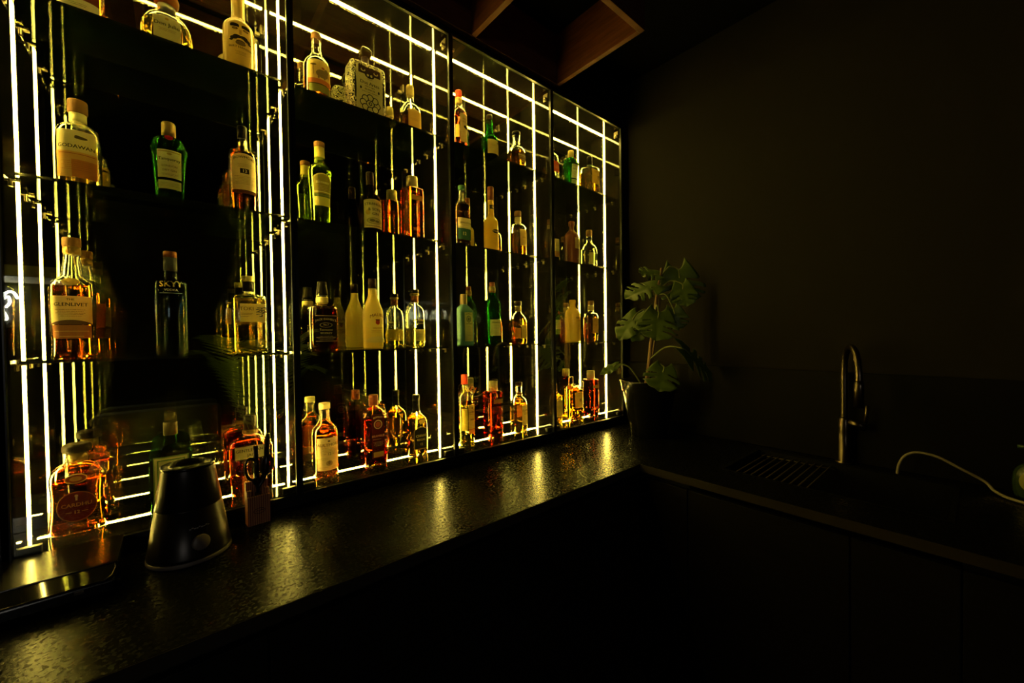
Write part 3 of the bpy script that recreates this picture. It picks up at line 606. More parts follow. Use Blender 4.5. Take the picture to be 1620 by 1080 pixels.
# ---- third cabinet
bottle('wine_bottle', 'rose-coloured bottle with bright red foil top and a cream label', .709, 1, 264, 66,
       [(0, .9), (.015, .97), (.04, 1), (.60, 1), (.67, .92), (.72, .60), (.76, .42), (.95, .38)], 2, 1, 'clear', ROSE, .70,
       [('foil_cap', RED_C, [(.885, .43), (.99, .42), (1, .38)], 2), ('neck_label', TAN_C, [(.79, .43), (.885, .43)], 2)],
       [('label', [('r', 45, 160, -14, 33, (.82, .68, .32)), ('t', 'FOUR', 7, 135, 10, (.25, .16, .05)), ('t', 'COUSINS', 7, 124, 10, (.25, .16, .05)), ('o', 106, 14, 6, 13, INK), ('o', 110, 10, 4, 8, INK)]), ('side_label', [('r', 62, 112, -33, -17, (.85, .60, .12))])])
bottle('whisky_bottle', 'dark green bottle with a bulged neck and a curved yellow label', .831, 1, 219, 74,
       [(0, .9), (.015, .97), (.04, 1), (.42, 1), (.52, .92), (.58, .62), (.62, .40), (.72, .33), (.84, .37), (.95, .31)], 2, 1, 'green', liq('green_malt', (.45, .55, .20)), .40,
       [('cap', BRN_C, [(.90, .35), (.97, .37), (1, .33)], 2)], [('label', [('r', 40, 100, -33, 34, (.74, .56, .20)), *lines(78, 5, 2, 0, 34, (.3, .2, .06)), ('o', 88, 15, 4, 5, (.2, .14, .05))])])
bottle('whisky_bottle', 'stubby round bottle with white printed letters on the top shelf of the third cabinet', .950, 1, 194, 83,
       [(0, .9), (.02, .97), (.06, 1), (.46, 1), (.56, .93), (.64, .62), (.68, .40), (.80, .36), (.90, .44), (.92, .38)], 2, 1, 'clear', AMBER, .50,
       [('stopper', BLK_C, [(.915, .42), (.92, .46), (.99, .46), (1, .42)], 2)], [('printed_label', [('o', 70, 6, 24, 25, (.16, .09, .025)), ('t', 'BALBLAIR', 8.5, 72, 6, LETTER), ('r', 66, 67, -14, 26, LETTER), *lines(57, 4, 2, 0, 34, LETTER)])])
bottle('whisky_bottle', 'dark bottle with green cap, its cream label banded in teal with a 12', .714, 2, 265, 74,
       [(0, .9), (.012, .97), (.04, 1), (.64, 1), (.70, .90), (.735, .58), (.76, .36), (.86, .30), (.95, .30)], 2.4, .75, 'clear', liq('dark_malt', (.40, .20, .05)), .70,
       [('cap', GRN_C, [(.93, .36), (.99, .36), (1, .33)], 2)],
       [('label', [('r', 64, 126, -33, 36, (.82, .74, .42)), ('r', 38, 84, -33, 36, (.045, .135, .11)), ('t', 'SINGLETON', 7.2, 103, 3, INK), ('t', '12', 13, 56, -6, (.86, .78, .50)), ('r', 87, 88, -26, 30, (.3, .24, .1))] + lines(98, 4, 2, 3, 40, (.3, .24, .1))), ('emblem', [('o', 143, 4, 14, 11, (.05, .035, .02))])])
bottle('limoncello_bottle', 'slender opaque yellow bottle with long copper-topped neck and black oval badge', .831, 2, 294, 62,
       [(0, .92), (.012, .98), (.03, 1), (.46, 1), (.50, .94), (.545, .60), (.57, .42), (.80, .40), (.96, .38)], 2.2, 1, milky('lemon_yellow', (.93, .60, .04), .4), None, 0,
       [('cap', COP_C, [(.80, .44), (.985, .43), (1, .40)], 2)],
       [('label', [('o', 96, 6, 9, 20, INK), ('t', 'PALLINI', 7, 93, 6, (.85, .72, .30)), *lines(80, 4, 1, 0, 26, (.4, .25, .04))] + lines(66, 5, 7, 4, 30, (.45, .30, .05))), ('neck_label', [('r', 196, 214, -13, 13, (.06, .05, .02)), ('o', 205, 2, 6, 6, (.45, .35, .10))])])
bottle('whisky_bottle', 'golden round-shouldered bottle with cork, second shelf, right side of the third cabinet', .953, 2, 218, 77,
       [(0, .9), (.015, .97), (.05, 1), (.60, 1), (.68, .88), (.73, .52), (.76, .38), (.92, .36)], 2, 1, 'clear', AMBER, .52,
       [('cork', M_cork, [(.88, .34), (.89, .40), (.985, .40), (1, .36)], 2), ('neck_band', capm('straw', (.62, .50, .22), .6), [(.765, .40), (.87, .385)], 2)],
       [('label', [('r', 52, 128, -18, 34, (.80, .62, .24)), ('t', 'GOOL', 7.5, 88, 8, (.3, .18, .05))] + lines(76, 5, 4, 8, 34, (.4, .28, .08)))])
bottle('gin_bottle', 'pale blue sloping-shouldered bottle with a medallion label', .716, 3, 212, 75,
       [(0, .92), (.012, .97), (.04, 1), (.62, 1), (.68, .96), (.76, .55), (.79, .38), (.94, .35)], 5, .72, milky('cloudy_blue', (.10, .22, .23), .5), None, 0,
       [('cap', SILV_C, [(.80, .40), (.985, .38), (1, .34)], 2)],
       [('label', [('r', 16, 136, -14, 26, (.50, .52, .24)), ('r', 18, 134, -12, 24, (.62, .60, .28)), ('o', 108, 6, 14, 11, (.10, .16, .12)), ('o', 108, 6, 11, 8.5, (.50, .50, .22)), ('o', 107, 6, 7, 5, (.16, .20, .12)), ('t', 'BOMBAY', 5.4, 124, 6, (.10, .14, .10), 3), ('t', 'SAPPHIRE', 5.2, 86, 6, (.10, .14, .10))] + lines(76, 6, 7, 6, 22, (.22, .24, .10))),
        ('side_letters', [('r', 24 + q * 9, 31 + q * 9, -62, -52, (.60, .72, .60)) for q in range(12)])], seg=44)
bottle('whisky_bottle', 'bright green bottle with brown cap and gold tag, broad cream label', .832, 3, 273, 66,
       [(0, .88), (.012, .95), (.04, 1), (.62, 1), (.68, .94), (.74, .60), (.77, .44), (.82, .38), (.95, .36)], 2.6, 1, 'green', liq('green_whisky', (.62, .80, .30)), .74,
       [('cap', capm('maroon', (.16, .05, .02), .35, .3), [(.83, .42), (.985, .37), (1, .33)], 2), ('gold_tag', M_gold, [(.845, .40), (.86, .45), (.90, .44), (.93, .395)], 2)],
       [('label', [('r', 38, 108, -33, 33, (.74, .72, .36)), ('t', 'Glenfiddich', 8.5, 92, 2, (.10, .09, .03)), ('r', 62, 82, 10, 11.5, INK), ('r', 70, 71, -20, 24, (.4, .35, .14))] + lines(84, 5, 2, 0, 40, (.4, .35, .14)) + lines(58, 5, 3, 0, 44, (.4, .35, .14)))])
bottle('whisky_bottle', 'golden flask-shaped bottle with two yellow labels, third shelf, right side of the third cabinet', .948, 3, 196, 84,
       [(0, .92), (.015, .97), (.05, 1), (.50, 1), (.62, .86), (.70, .50), (.74, .36), (.92, .32)], 2.8, .72, 'clear', liq('honey', (.93, .55, .13)), .58,
       [('stopper', BRN_C, [(.89, .36), (.90, .40), (.99, .40), (1, .36)], 2), ('neck_band', TAN_C, [(.76, .37), (.88, .345)], 2)],
       [('label', [('r', 22, 86, -6, 38, (.72, .54, .16)), *lines(62, 5, 2, 0, 24, (.34, .22, .06)), ('o', 76, 16, 3, 4, (.4, .26, .06))]), ('side_label', [('r', 26, 70, -40, -10, (.80, .42, .08))])])
bottle('tequila_bottle', 'tall pale yellow bottle with red cap, tall narrow label with an orange foot', .715, 4, 288, 76,
       [(0, .9), (.012, .97), (.03, 1), (.66, 1), (.72, .90), (.76, .54), (.79, .37), (.86, .32), (.95, .31)], 2.2, 1, 'clear', LEMON, .55,
       [('cap', RED_C, [(.86, .355), (.985, .34), (1, .31)], 2)],
       [('label', [('r', 44, 164, -8, 32, (.72, .48, .14)), ('r', 44, 64, -8, 32, (.75, .24, .05)), ('t', 'OLMECA', 7.5, 130, 12, INK), ('o', 150, 12, 5, 5, (.4, .26, .06)), ('t', 'PIÑA', 7.5, 99, 12, INK), ('r', 62, 64, -8, 32, (.3, .06, .02)), ('r', 124, 126, -8, 32, (.35, .22, .05)), ('r', 141, 142.5, -8, 32, (.35, .22, .05))]), ('back_label', [('r', 60, 150, -36, -12, (.80, .60, .10))])])
slab(.829, 4, 'tall rectangular ruby bottle with olive cap in the third cabinet', 'PINK', liq('ruby', (.72, .14, .05)))
bottle('whisky_bottle', 'clear bottle with dark wood cork and tall cream label, bottom of the third cabinet', .946, 4, 229, 78,
       [(0, .9), (.012, .97), (.04, 1), (.56, 1), (.65, .90), (.71, .56), (.75, .37), (.86, .36), (.92, .40), (.93, .36)], 2, 1, 'clear', GOLDL, .56,
       [('cork', BRN_C, [(.92, .42), (.985, .42), (1, .38)], 2), ('neck_band', COP_C, [(.765, .385), (.79, .38)], 2)],
       [('label', [('r', 34, 126, -12, 34, (.80, .68, .30)), ('t', 'COPPER', 9.5, 96, 12, (.16, .11, .04)), ('t', 'DOG', 10.5, 82, 16, (.16, .11, .04))] + lines(72, 5, 5, 12, 34, (.4, .3, .1))), ('side_label', [('r', 76, 126, -37, -14, (.72, .28, .04))])])
# ---- cabinet by the corner
bottle('spirit_bottle', 'clear bottle with a red label half hidden by the divider, top shelf by the corner', 1.128, 1, 215, 76,
       [(0, .9), (.02, .97), (.05, 1), (.60, 1), (.68, .90), (.73, .55), (.76, .36), (.94, .34)], 2, 1, 'clear', WATER, .5,
       [('cap', BLK_C, [(.86, .38), (1, .36)], 2)], [('label', [('r', 60, 112, -36, 36, (.62, .12, .05)), *lines(90, 7, 3, 0, 40, (.8, .66, .4))])])
shaker(1.242, 1, 216, 80, 'green shaker-shaped bottle with gold cap in the cabinet by the corner', 'Tanqueray', TAN_C)
bottle('whisky_bottle', 'square golden bottle with dark neck on the top shelf by the corner', 1.361, 1, 228, 88,
       [(0, .93), (.012, .98), (.03, 1), (.68, 1), (.71, .96), (.755, .55), (.78, .30), (.84, .28), (.94, .28)], 6, .9, 'clear', GOLDL, .60,
       [('cap', BLK_C, [(.80, .31), (.985, .31), (1, .28)], 2)], [('label', [('r', 70, 148, -28, 38, (.74, .50, .12)), ('t', 'TOKI', 8, 132, -2, (.25, .15, .04)), ('t', '季', 20, 96, 29, INK)])], seg=44)
bottle('wine_bottle', 'brown bottle with cream label half hidden by the divider, second shelf by the corner', 1.128, 2, 218, 70,
       [(0, .9), (.012, .97), (.04, 1), (.56, 1), (.64, .90), (.70, .56), (.74, .38), (.95, .34)], 2, 1, 'brown', None, 0,
       [('cap', COP_C, [(.86, .38), (1, .36)], 2), ('neck_label', TAN_C, [(.76, .40), (.84, .385)], 2)], [('label', [('r', 30, 118, -33, 33, (.80, .66, .32)), ('r', 30, 58, -33, 33, (.66, .36, .12)), *lines(88, 6, 2, 0, 36, INK)])])
bottle('gin_bottle', 'opaque copper-red bottle with ringed mouth and small cream label', 1.241, 2, 236, 82,
       [(0, .93), (.012, .98), (.03, 1), (.62, 1), (.70, .88), (.76, .56), (.80, .31), (.88, .27), (.90, .36), (.94, .38), (.97, .32), (1, .28)], 2, 1, pbr('copper_red_glaze', (.09, .017, .003), .30, spec=.25), None, 0,
       [('ring_handle', COP_C, [(.955, .34), (.965, .40), (.985, .40), (.995, .32)], 2)], [('label', [('r', 88, 144, -16, 38, (.80, .66, .32)), ('r', 106, 124, 8, 28, (.55, .42, .18)), *[(q[0], q[1], q[2], q[3] + 18, q[4] + 18, q[5]) for q in lines(120, 4, 3, 0, 16, INK)]])], seg=40)
bottle('gin_bottle', 'clear bottle with tan cork, black neck band and a dark round emblem', 1.352, 2, 212, 86,
       [(0, .9), (.015, .96), (.05, .98), (.44, 1), (.54, .92), (.62, .62), (.66, .38), (.80, .34), (.94, .34)], 2, 1, 'clear', liq('straw', (.95, .90, .55)), .50,
       [('cork', M_cork, [(.85, .36), (.86, .40), (.985, .40), (1, .36)], 2), ('neck_band', BLK_C, [(.76, .37), (.82, .37)], 2)], [('label', [('o', 62, 18, 19, 17, (.03, .05, .06)), ('o', 62, 18, 13, 11, (.14, .18, .16)), ('o', 62, 18, 9, 8, (.03, .05, .06)), ('r', 22, 23.5, 8, 26, INK)]), ('side_label', [('r', 22, 84, -38, -10, (.72, .62, .22))])])
bottle('liqueur_bottle', 'green bottle with red seal half hidden by the divider, third shelf by the corner', 1.128, 3, 222, 74,
       [(0, .9), (.012, .97), (.04, 1), (.60, 1), (.70, .88), (.76, .52), (.79, .36), (.95, .33)], 2, 1, 'green', liq('green_liq', (.55, .75, .30)), .6,
       [('cap', BLK_C, [(.80, .38), (1, .36)], 2)], [('label', [('r', 40, 112, -34, 34, (.66, .62, .30)), ('r', 40, 66, -34, 34, (.20, .32, .08)), *lines(98, 6, 3, 0, 40, INK)]), ('seal', [('o', 148, 10, 9, 10, (.30, .03, .02))])])
bottle('vodka_bottle', 'cloudy yellow medicine-style bottle with open short neck and dark block letters', 1.242, 3, 220, 82,
       [(0, .93), (.012, .98), (.03, 1), (.66, 1), (.74, .86), (.80, .52), (.83, .38), (.92, .37), (.93, .44), (.98, .44), (1, .36)], 2, 1, milky('cloudy_yellow', (.80, .54, .09), .42), None, 0,
       [], [('printed_label', [('t', 'ABSOLUT', 9.5, 120, 12, (.08, .08, .03)), ('t', 'LIME', 9.5, 106, 16, (.08, .08, .03))] + lines(92, 6, 9, 12, 30, (.40, .28, .06)))], seg=40)
bottle('whisky_bottle', 'amber oval bottle with bright edges and a tan label, third shelf by the corner', 1.359, 3, 222, 84,
       [(0, .86), (.02, .93), (.06, .95), (.58, 1), (.66, .93), (.70, .62), (.73, .40), (.92, .38)], 2.6, .8, 'clear', liq('bourbon_gold', (.82, .38, .09)), .60,
       [('cap', M_cork, [(.90, .40), (.985, .40), (1, .37)], 2), ('neck_band', TAN_C, [(.76, .405), (.88, .395)], 2)], [('label', [('r', 42, 128, -22, 34, (.62, .42, .12)), *lines(90, 4, 2, 0, 40, (.22, .13, .03)), ('r', 34, 46, 0, 20, INK)])], seg=40)
bottle('gin_bottle', 'pale bottle with a silvery cap half hidden by the divider, bottom shelf by the corner', 1.128, 4, 200, 72,
       [(0, .9), (.012, .97), (.04, 1), (.66, 1), (.72, .92), (.76, .60), (.80, .40), (.95, .38)], 4, 1, 'clear', PALE, .70,
       [('cap', SILV_C, [(.83, .44), (1, .42)], 2)], [('label', [('r', 40, 120, -30, 30, (.62, .50, .18)), *lines(90, 6, 3, 0, 36, INK)])])
bottle('whisky_bottle', 'square golden bottle without visible cap and jagged glass crown, bottom shelf by the corner', 1.237, 4, 182, 88,
       [(0, .92), (.012, .97), (.04, 1), (.92, 1), (.95, .96), (.97, .60), (.98, .30), (1, .28)], 6, .92, 'clear', liq('bright_gold', (.97, .68, .14)), .88,
       [('crown_stopper', glass('clear_glass', (.97, .98, .95)), [(.985, .24), (1.0, .34), (1.02, .20), (1.035, .06)], 4)], [('label', [('r', 66, 146, -24, 36, (.72, .56, .16)), *lines(130, 4, 2, 0, 34, (.3, .2, .05)), ('o', 104, 14, 9, 9, (.4, .28, .08))])], seg=44)
slab(1.354, 4, 'tall rectangular ruby bottle with olive cap in the cabinet by the corner', 'PINK', liq('ruby', (.72, .14, .05)))

# ------------------------------------------------------------------ worktop and base cabinets
WF, WX = X(-.354), X(1.031)               # front edge of the long run, inner edge of the short run
WL, WE = -2.2, -2.7                       # left end, near end of the short run
TH = .028
sx0, sx1, sy0, sy1 = X(1.160), X(1.440), X(-.960), X(-.532)
bm = bmesh.new()
z0, z1 = .9 - TH, .9
box(bm, WL, XW - .001, WF, .238, z0, z1)
box(bm, WX, XW - .001, sy1, WF, z0, z1); box(bm, WX, XW - .001, WE, sy0, z0, z1)
box(bm, WX, sx0, sy0, sy1, z0, z1); box(bm, sx1, XW - .001, sy0, sy1, z0, z1)
bmesh.ops.remove_doubles(bm, verts=bm.verts, dist=1e-5)
wt_ = mesh_obj('worktop', bm, M_granite); tag(wt_, 'L-shaped black speckled stone worktop under the lit cabinets', 'worktop')
M_edgeband = pbr('lit_stone_edge', (.022, .017, .010), .6, spec=.2)  # lighter than the stone top: light falling on the front edge, put into its colour
boxes('front_edge', [(WL, WX - .0012, WF - .0012, WF, z0, z1 - .0008)], M_edgeband, wt_); boxes('front_edge', [(WX - .0012, WX, WE, WF - .0012, z0, z1 - .0008)], M_edgeband, wt_)
def base_unit(label, x0, x1, y0, y1, face, splits, horiz, body_top=None):
    """base cabinet with fronts on the -y side (face 'y') or the -x side (face 'x')"""
    t = thing('base_cabinet', label, 'cabinet', ((x0 + x1) / 2, (y0 + y1) / 2, 0), group='black handleless base cabinets')
    ox, oy = (x0 + x1) / 2, (y0 + y1) / 2
    top = .9 - TH - .001
    d = .020; btop = body_top or top
    if face == 'y':
        boxes('body', [(x0 + .001 - ox, x1 - .001 - ox, y0 + d - oy, y1 - oy, .10, btop)], M_black, t)
        boxes('plinth', [(x0 + .001 - ox, x1 - .001 - ox, y0 + .06 - oy, y1 - oy, 0.0005, .0995)], M_black, t)
    else:
        boxes('body', [(x0 + d - ox, x1 - ox, y0 + .001 - oy, y1 - .001 - oy, .10, btop)], M_black, t)
        boxes('plinth', [(x0 + .06 - ox, x1 - ox, y0 + .001 - oy, y1 - .001 - oy, 0.0005, .0995)], M_black, t)
    a0, a1 = (x0, x1) if face == 'y' else (y0, y1)
    cuts = [a0] + splits + [a1]; zs = [.11] + horiz + [top - .022]
    for c0, c1 in zip(cuts, cuts[1:]):
        for h0, h1 in zip(zs, zs[1:]):
            g = .002
            nm = 'drawer_front' if horiz else 'door'
            if face == 'y': boxes(nm, [(c0 + g - ox, c1 - g - ox, y0 - oy, y0 + d - .001 - oy, h0 + g, h1 - g)], M_front, t, bev=.0015)
            else: boxes(nm, [(x0 - ox, x0 + d - .001 - ox, c0 + g - oy, c1 - g - oy, h0 + g, h1 - g)], M_front, t, bev=.0015)
    return t
FY = WF + .016
dz = Z(-.575)
base_unit('black base cabinet at the left end of the long worktop, below the cone shaped appliance', WL + .01, X(.0969), FY, .23, 'y', [X(-.5)], [dz])
base_unit('wide black drawer cabinet under the middle of the long worktop', X(.0969), X(.7271), FY, .23, 'y', [], [dz])
base_unit('narrow black base cabinet at the inside corner under the long worktop', X(.7271), X(1.046) - .001, FY, .23, 'y', [], [])
FX = WX + .016
base_unit('black base cabinet at the inside corner under the sink worktop', FX, XW - .002, X(-.489), FY - .001, 'x', [], [])
base_unit('black base cabinet directly under the sink', FX, XW - .002, X(-.978), X(-.489), 'x', [X(-.826)], [], .69)
base_unit('black base cabinet at the near end of the sink worktop', FX, XW - .002, WE + .01, X(-.978), 'x', [X(-1.5)], [])

# ------------------------------------------------------------------ sink, rack, tap
t = thing('sink', 'black rectangular sink sunk into the right-hand worktop', 'sink', ((sx0 + sx1) / 2, (sy0 + sy1) / 2, .7))
bm = bmesh.new(); cx_, cy_ = (sx0 + sx1) / 2, (sy0 + sy1) / 2; hx, hy = (sx1 - sx0) / 2, (sy1 - sy0) / 2
box(bm, -hx + .001, -hx + .006, -hy + .001, hy - .001, 0, .199); box(bm, hx - .006, hx - .001, -hy + .001, hy - .001, 0, .199)
box(bm, -hx + .006, hx - .006, -hy + .001, -hy + .006, 0, .199); box(bm, -hx + .006, hx - .006, hy - .006, hy - .001, 0, .199); box(bm, -hx + .006, hx - .006, -hy + .006, hy - .006, 0, .006)
M_sink = pbr('black_composite', (.003, .003, .003), .45, spec=.15); mesh_obj('basin', bm, M_sink, t)
bm = bmesh.new()
for b in ((-hx - .006, hx + .006, hy - .004, hy + .008), (-hx - .006, hx + .006, -hy - .008, -hy + .004), (-hx - .006, -hx + .004, -hy + .004, hy - .004), (hx - .004, hx + .006, -hy + .004, hy - .004)): box(bm, *b, .2005, .2025)
mesh_obj('rim', bm, M_sink, t)
bm = bmesh.new(); lathe(bm, [(.0062, .04), (.008, .038), (.0082, .0)], 24); mesh_obj('drain', bm, M_steel, t)
M_wire = pbr('rack_wire', (.07, .055, .04), .4)
t = thing('drying_rack', 'wire drying rack lying across the far end of the sink', 'rack', (cx_, sy1 - .01, .9))
for xx in (-hx + .020, hx - .020):
    bm = bmesh.new(); tube(bm, [(xx, -.006, -.018), (xx, -.245, -.018)], .003, 8); mesh_obj('rail', bm, M_wire, t)
for k in range(10):
    yy = -.02 - k * .0235; bm = bmesh.new(); tube(bm, [(-hx + .012, yy, -.013), (-hx + .03, yy, -.013), (hx - .012, yy, -.013)], .0028, 8); mesh_obj('wire', bm, M_wire, t)
fx, fy = X(1.468), X(-.742)
t = thing('kitchen_tap', 'tall arched metal tap with pull-out spout behind the sink', 'tap', (fx, fy, .9))
def zt_(u): return Z(u) - .9
bm = bmesh.new(); lathe(bm, [(.0005, .027), (.006, .027), (.008, .018), (zt_(-.29), .0175), (zt_(-.255), .0175), (zt_(-.250), .014)], 24); mesh_obj('base', bm, M_steel, t)
dxy = Vector((-.09 * S, -.046 * S, 0))
pts = [(0, 0, zt_(-.251)), (0, 0, zt_(-.20)), (0, 0, zt_(-.11)), tuple(dxy * .12 + Vector((0, 0, zt_(-.068)))), tuple(dxy * .45 + Vector((0, 0, zt_(-.046)))), tuple(dxy * .80 + Vector((0, 0, zt_(-.062)))), tuple(dxy * .97 + Vector((0, 0, zt_(-.105)))), tuple(dxy + Vector((0, 0, zt_(-.135))))]
bm = bmesh.new(); tube(bm, catmull(pts, 8), .0105, 14); mesh_obj('spout', bm, M_steel, t)
bm = bmesh.new(); lathe(bm, [(zt_(-.205), .010), (zt_(-.203), .0145), (zt_(-.145), .0145), (zt_(-.134), .0115)], 20)
o = mesh_obj('spray_head', bm, M_steel, t); o.location = (dxy.x, dxy.y, 0)
bm = bmesh.new(); tube(bm, [(0, -.012, zt_(-.262)), (-.002, -.062, zt_(-.271))], .013, 16); mesh_obj('lever_hub', bm, M_steel, t)
bm = bmesh.new(); tube(bm, [(-.002, -.060, zt_(-.268)), (-.004, -.066, zt_(-.21))], .0055, 12); mesh_obj('lever', bm, M_steel, t)
cab = [(1.45, -.855, -.3795), (1.45, -.858, -.355), (1.45, -.868, -.331), (1.45, -.884, -.318), (1.45, -.902, -.315), (1.45, -.93, -.320), (1.45, -.968, -.340), (1.45, -1.004, -.360), (1.428, -1.02, -.3735), (1.395, -1.05, -.3765), (1.365, -1.12, -.3765)]
bm = bmesh.new(); tube(bm, catmull([P3(*p) for p in cab], 6), .0042, 8)
tag(mesh_obj('cable', bm, M_white_rub), 'pale cable arching up from the sink edge to the soap bottle', 'cable')
t = thing('soap_bottle', 'green pump soap bottle with a pale label at the right edge of the picture', 'bottle', (X(1.452), X(-1.078), .9005), -1.78)
sp = Shape(.12, .09, [(0, .036, .026, 2.4), (.006, .042, .030, 2.4), (.05, .046, .032, 2.4), (.085, .040, .030, 2.2), (.105, .016, .016, 2)], 2.3, .7)
bm = bmesh.new(); loft(bm, chaikin(sp.rings, 2) + [(.112, .013, .013, 2)], 32); mesh_obj('body', bm, pbr('green_soap', (.018, .034, .008), .2), t)
decal_mesh('label', sp, [('o', 52, 0, 30, 28, (.46, .46, .16)), ('r', 50, 58, -12, 22, (.05, .10, .05)), ('r', 40, 41, -16, 18, (.2, .25, .08)), ('r', 34, 35, -12, 14, (.2, .25, .08))], t)
bm = bmesh.new(); lathe(bm, [(.110, .016), (.128, .016), (.130, .006), (.150, .006)], 20); tube(bm, [(0, 0, .148), (-.035, -.004, .147)], .005, 8); mesh_obj('pump', bm, pbr('green_pump', (.02, .05, .02), .4), t)

# ------------------------------------------------------------------ things on the long run
t = thing('blender_base', 'black cone-shaped appliance with a round pale dial and a light foot ring', 'appliance', (X(.0178), X(-.0834), .9005), -.08)
rb, rt, hb = .0605 * S, .037 * S, .160 * S
bm = bmesh.new(); lathe(bm, [(.010, rb * .985), (.016, rb * .985), (.02, rb * .97), (hb * .55, (rb * .45 + rt * .55)), (hb * .553, (rb * .45 + rt * .55) * .985), (hb * .56, (rb * .45 + rt * .55) * .995), (hb * .97, rt * 1.02)], 56, cap1=False); mesh_obj('housing', bm, pbr('dark_brushed_shell', (.014, .010, .008), .30, .35), t)
bm = bmesh.new(); lathe(bm, [(0, rb * .97), (.002, rb), (.009, rb), (.010, rb * .985)], 56); mesh_obj('foot_ring', bm, pbr('grey_ring', (.16, .13, .11), .5), t)
bm = bmesh.new(); lathe(bm, [(hb * .965, rt * 1.03), (hb * .985, rt * 1.06), (hb, rt * 1.04), (hb, rt * .92), (hb * .95, rt * .88), (hb * .90, rt * .3), (hb * .90, .0)], 56, cap0=False); mesh_obj('rim', bm, M_gloss_black, t)
bm = bmesh.new(); lathe(bm, [(0, .0165), (.006, .0165), (.008, .0150), (.0082, 0)], 32)
sl = math.atan2(rb - rt, hb)
o = mesh_obj('dial', bm, pbr('pale_dial', (.16, .13, .11), .4), t); zd = .045; rd = rb + (rt - rb) * zd / hb - .002
az = math.radians(-72)
o.location = (rd * math.cos(az), rd * math.sin(az), zd); o.rotation_euler = Vector((math.cos(az) * math.cos(sl), math.sin(az) * math.cos(sl), math.sin(sl))).to_track_quat('Z', 'Y').to_euler()
bm = bmesh.new()
for q in range(9):
    zz = .076 + (.0018 if q in (1, 4, 7) else 0); a = az + (q - 4) * .062; rr_ = rb + (rt - rb) * zz / hb + .0002
    bm.faces.new([bm.verts.new((rr_ * math.cos(a + da) + 0, rr_ * math.sin(a + da), zz + dz_)) for da, dz_ in ((-.026, -.002), (.026, -.002), (.026, .0022), (-.026, .0022))])
mesh_obj('brand_mark', bm, pbr('grey_print', (.36, .34, .32), .5), t)

t = thing('wood_block', 'small striped wooden block on the worktop holding scissors', 'block', (X(.1285), X(-.0285), .9005), .08)
bm = bmesh.new(); bw, bd = .026, .016
box(bm, -bw, bw, -bd, -.0075, 0, .075); box(bm, -bw, bw, .0035, bd, 0, .112); box(bm, -bw, -.014, -.0075, .0035, 0, .090); box(bm, .014, bw, -.0075, .0035, 0, .090); box(bm, -.014, .014, -.0075, .0035, 0, .012)
bmesh.ops.remove_doubles(bm, verts=bm.verts, dist=1e-5); mesh_obj('body', bm, M_blockwood, t)
bm = bmesh.new(); tube(bm, [(.013 * math.cos(a), -bd - .0006, .036 + .007 * math.sin(a)) for a in [k * math.pi / 10 for k in range(20)]], .0006, 6, closed=True)
tube(bm, [(-.008, -bd - .0006, .035), (-.004, -bd - .0006, .038), (0, -bd - .0006, .034), (.004, -bd - .0006, .038), (.009, -bd - .0006, .036)], .0007, 6); mesh_obj('burnt_mark', bm, pbr('burn', (.03, .014, .008), .8), t)
t = thing('scissors', 'black-handled kitchen scissors standing points down in the wooden block', 'scissors', (X(.1285), X(-.0285) - .001, .985), .08)
M_sc = pbr('black_handle', (.008, .007, .007), .22)
def loop(cx, cz, rx, rz, tilt):
    out = []
    for k in range(26):
        a = 2 * math.pi * k / 26; x = rx * math.cos(a); z = rz * math.sin(a)
        out.append((cx + x * math.cos(tilt) - z * math.sin(tilt), -.004, cz + x * math.sin(tilt) + z * math.cos(tilt)))
    return out
for s_, (cx2, cz2, rx2, rz2) in ((-1, (-.013, .062, .0135, .029)), (1, (.022, .066, .0125, .026))):
    bm = bmesh.new(); tube(bm, loop(cx2, cz2, rx2, rz2, -s_ * .12), .0038, 10, closed=True)
    tube(bm, catmull([(s_ * .001, -.004, -.004), (s_ * .002 + .001, -.004, .012), (cx2 * .55, -.004, .026), (cx2 - s_ * .004, -.004, cz2 - rz2 + .002)], 6), [.0034 + .00012 * k for k in range(19)], 10)
    mesh_obj('handle', bm, M_sc, t)
    bm = bmesh.new(); box(bm, s_ * .004 - .004, s_ * .004 + .004, -.0042 + (s_ > 0) * .0022, -.0022 + (s_ > 0) * .0022, -.055, .0); mesh_obj('blade', bm, M_steel, t)
for hx2, hz2, tl in ((-.002, .122, -.05), (.027, .150, .06)):
    bm = bmesh.new(); tube(bm, [(hx2 * .3, -.001, .02), (hx2 * .8, -.001, .06), (hx2, -.001, hz2)], [.006, .0075, .0058], 12); mesh_obj('grip', bm, M_sc, t)

# flat black appliance at the left end
ax1, ay0, ay1 = X(-.072), X(-.160), X(.012) - .025
az0, az1 = .9005, .9 + .048
t = thing('countertop_cooker', 'low flat black appliance with satin top and glossy front strip, left end of the worktop', 'appliance', (ax1 - .25, (ay0 + ay1) / 2, .9005))
def Lb(a, b, c, d, e, f): return (a - (ax1 - .25), b - (ax1 - .25), c - (ay0 + ay1) / 2, d - (ay0 + ay1) / 2, e, f)
boxes('body', [Lb(ax1 - .50, ax1 - .002, ay0 + .002, ay1, .008, .0295), Lb(ax1 - .50, ax1 - .002, ay0 + .048, ay1, .0295, .040)], M_gloss_black, t, bev=.003)
boxes('top_plate', [Lb(ax1 - .50, ax1, ay0 + .048, ay1, .0405, .0465)], pbr('satin_plate', (.006, .005, .004), .20, .0, spec=.16), t, bev=.002)
bm = bmesh.new(); yA, yB = ay0 - (ay0 + ay1) / 2, ay0 + .046 - (ay0 + ay1) / 2
pr = [(-.25, 0), (.235, 0), (.245, .25), (.248, .75), (.246, 1), (-.25, 1)]
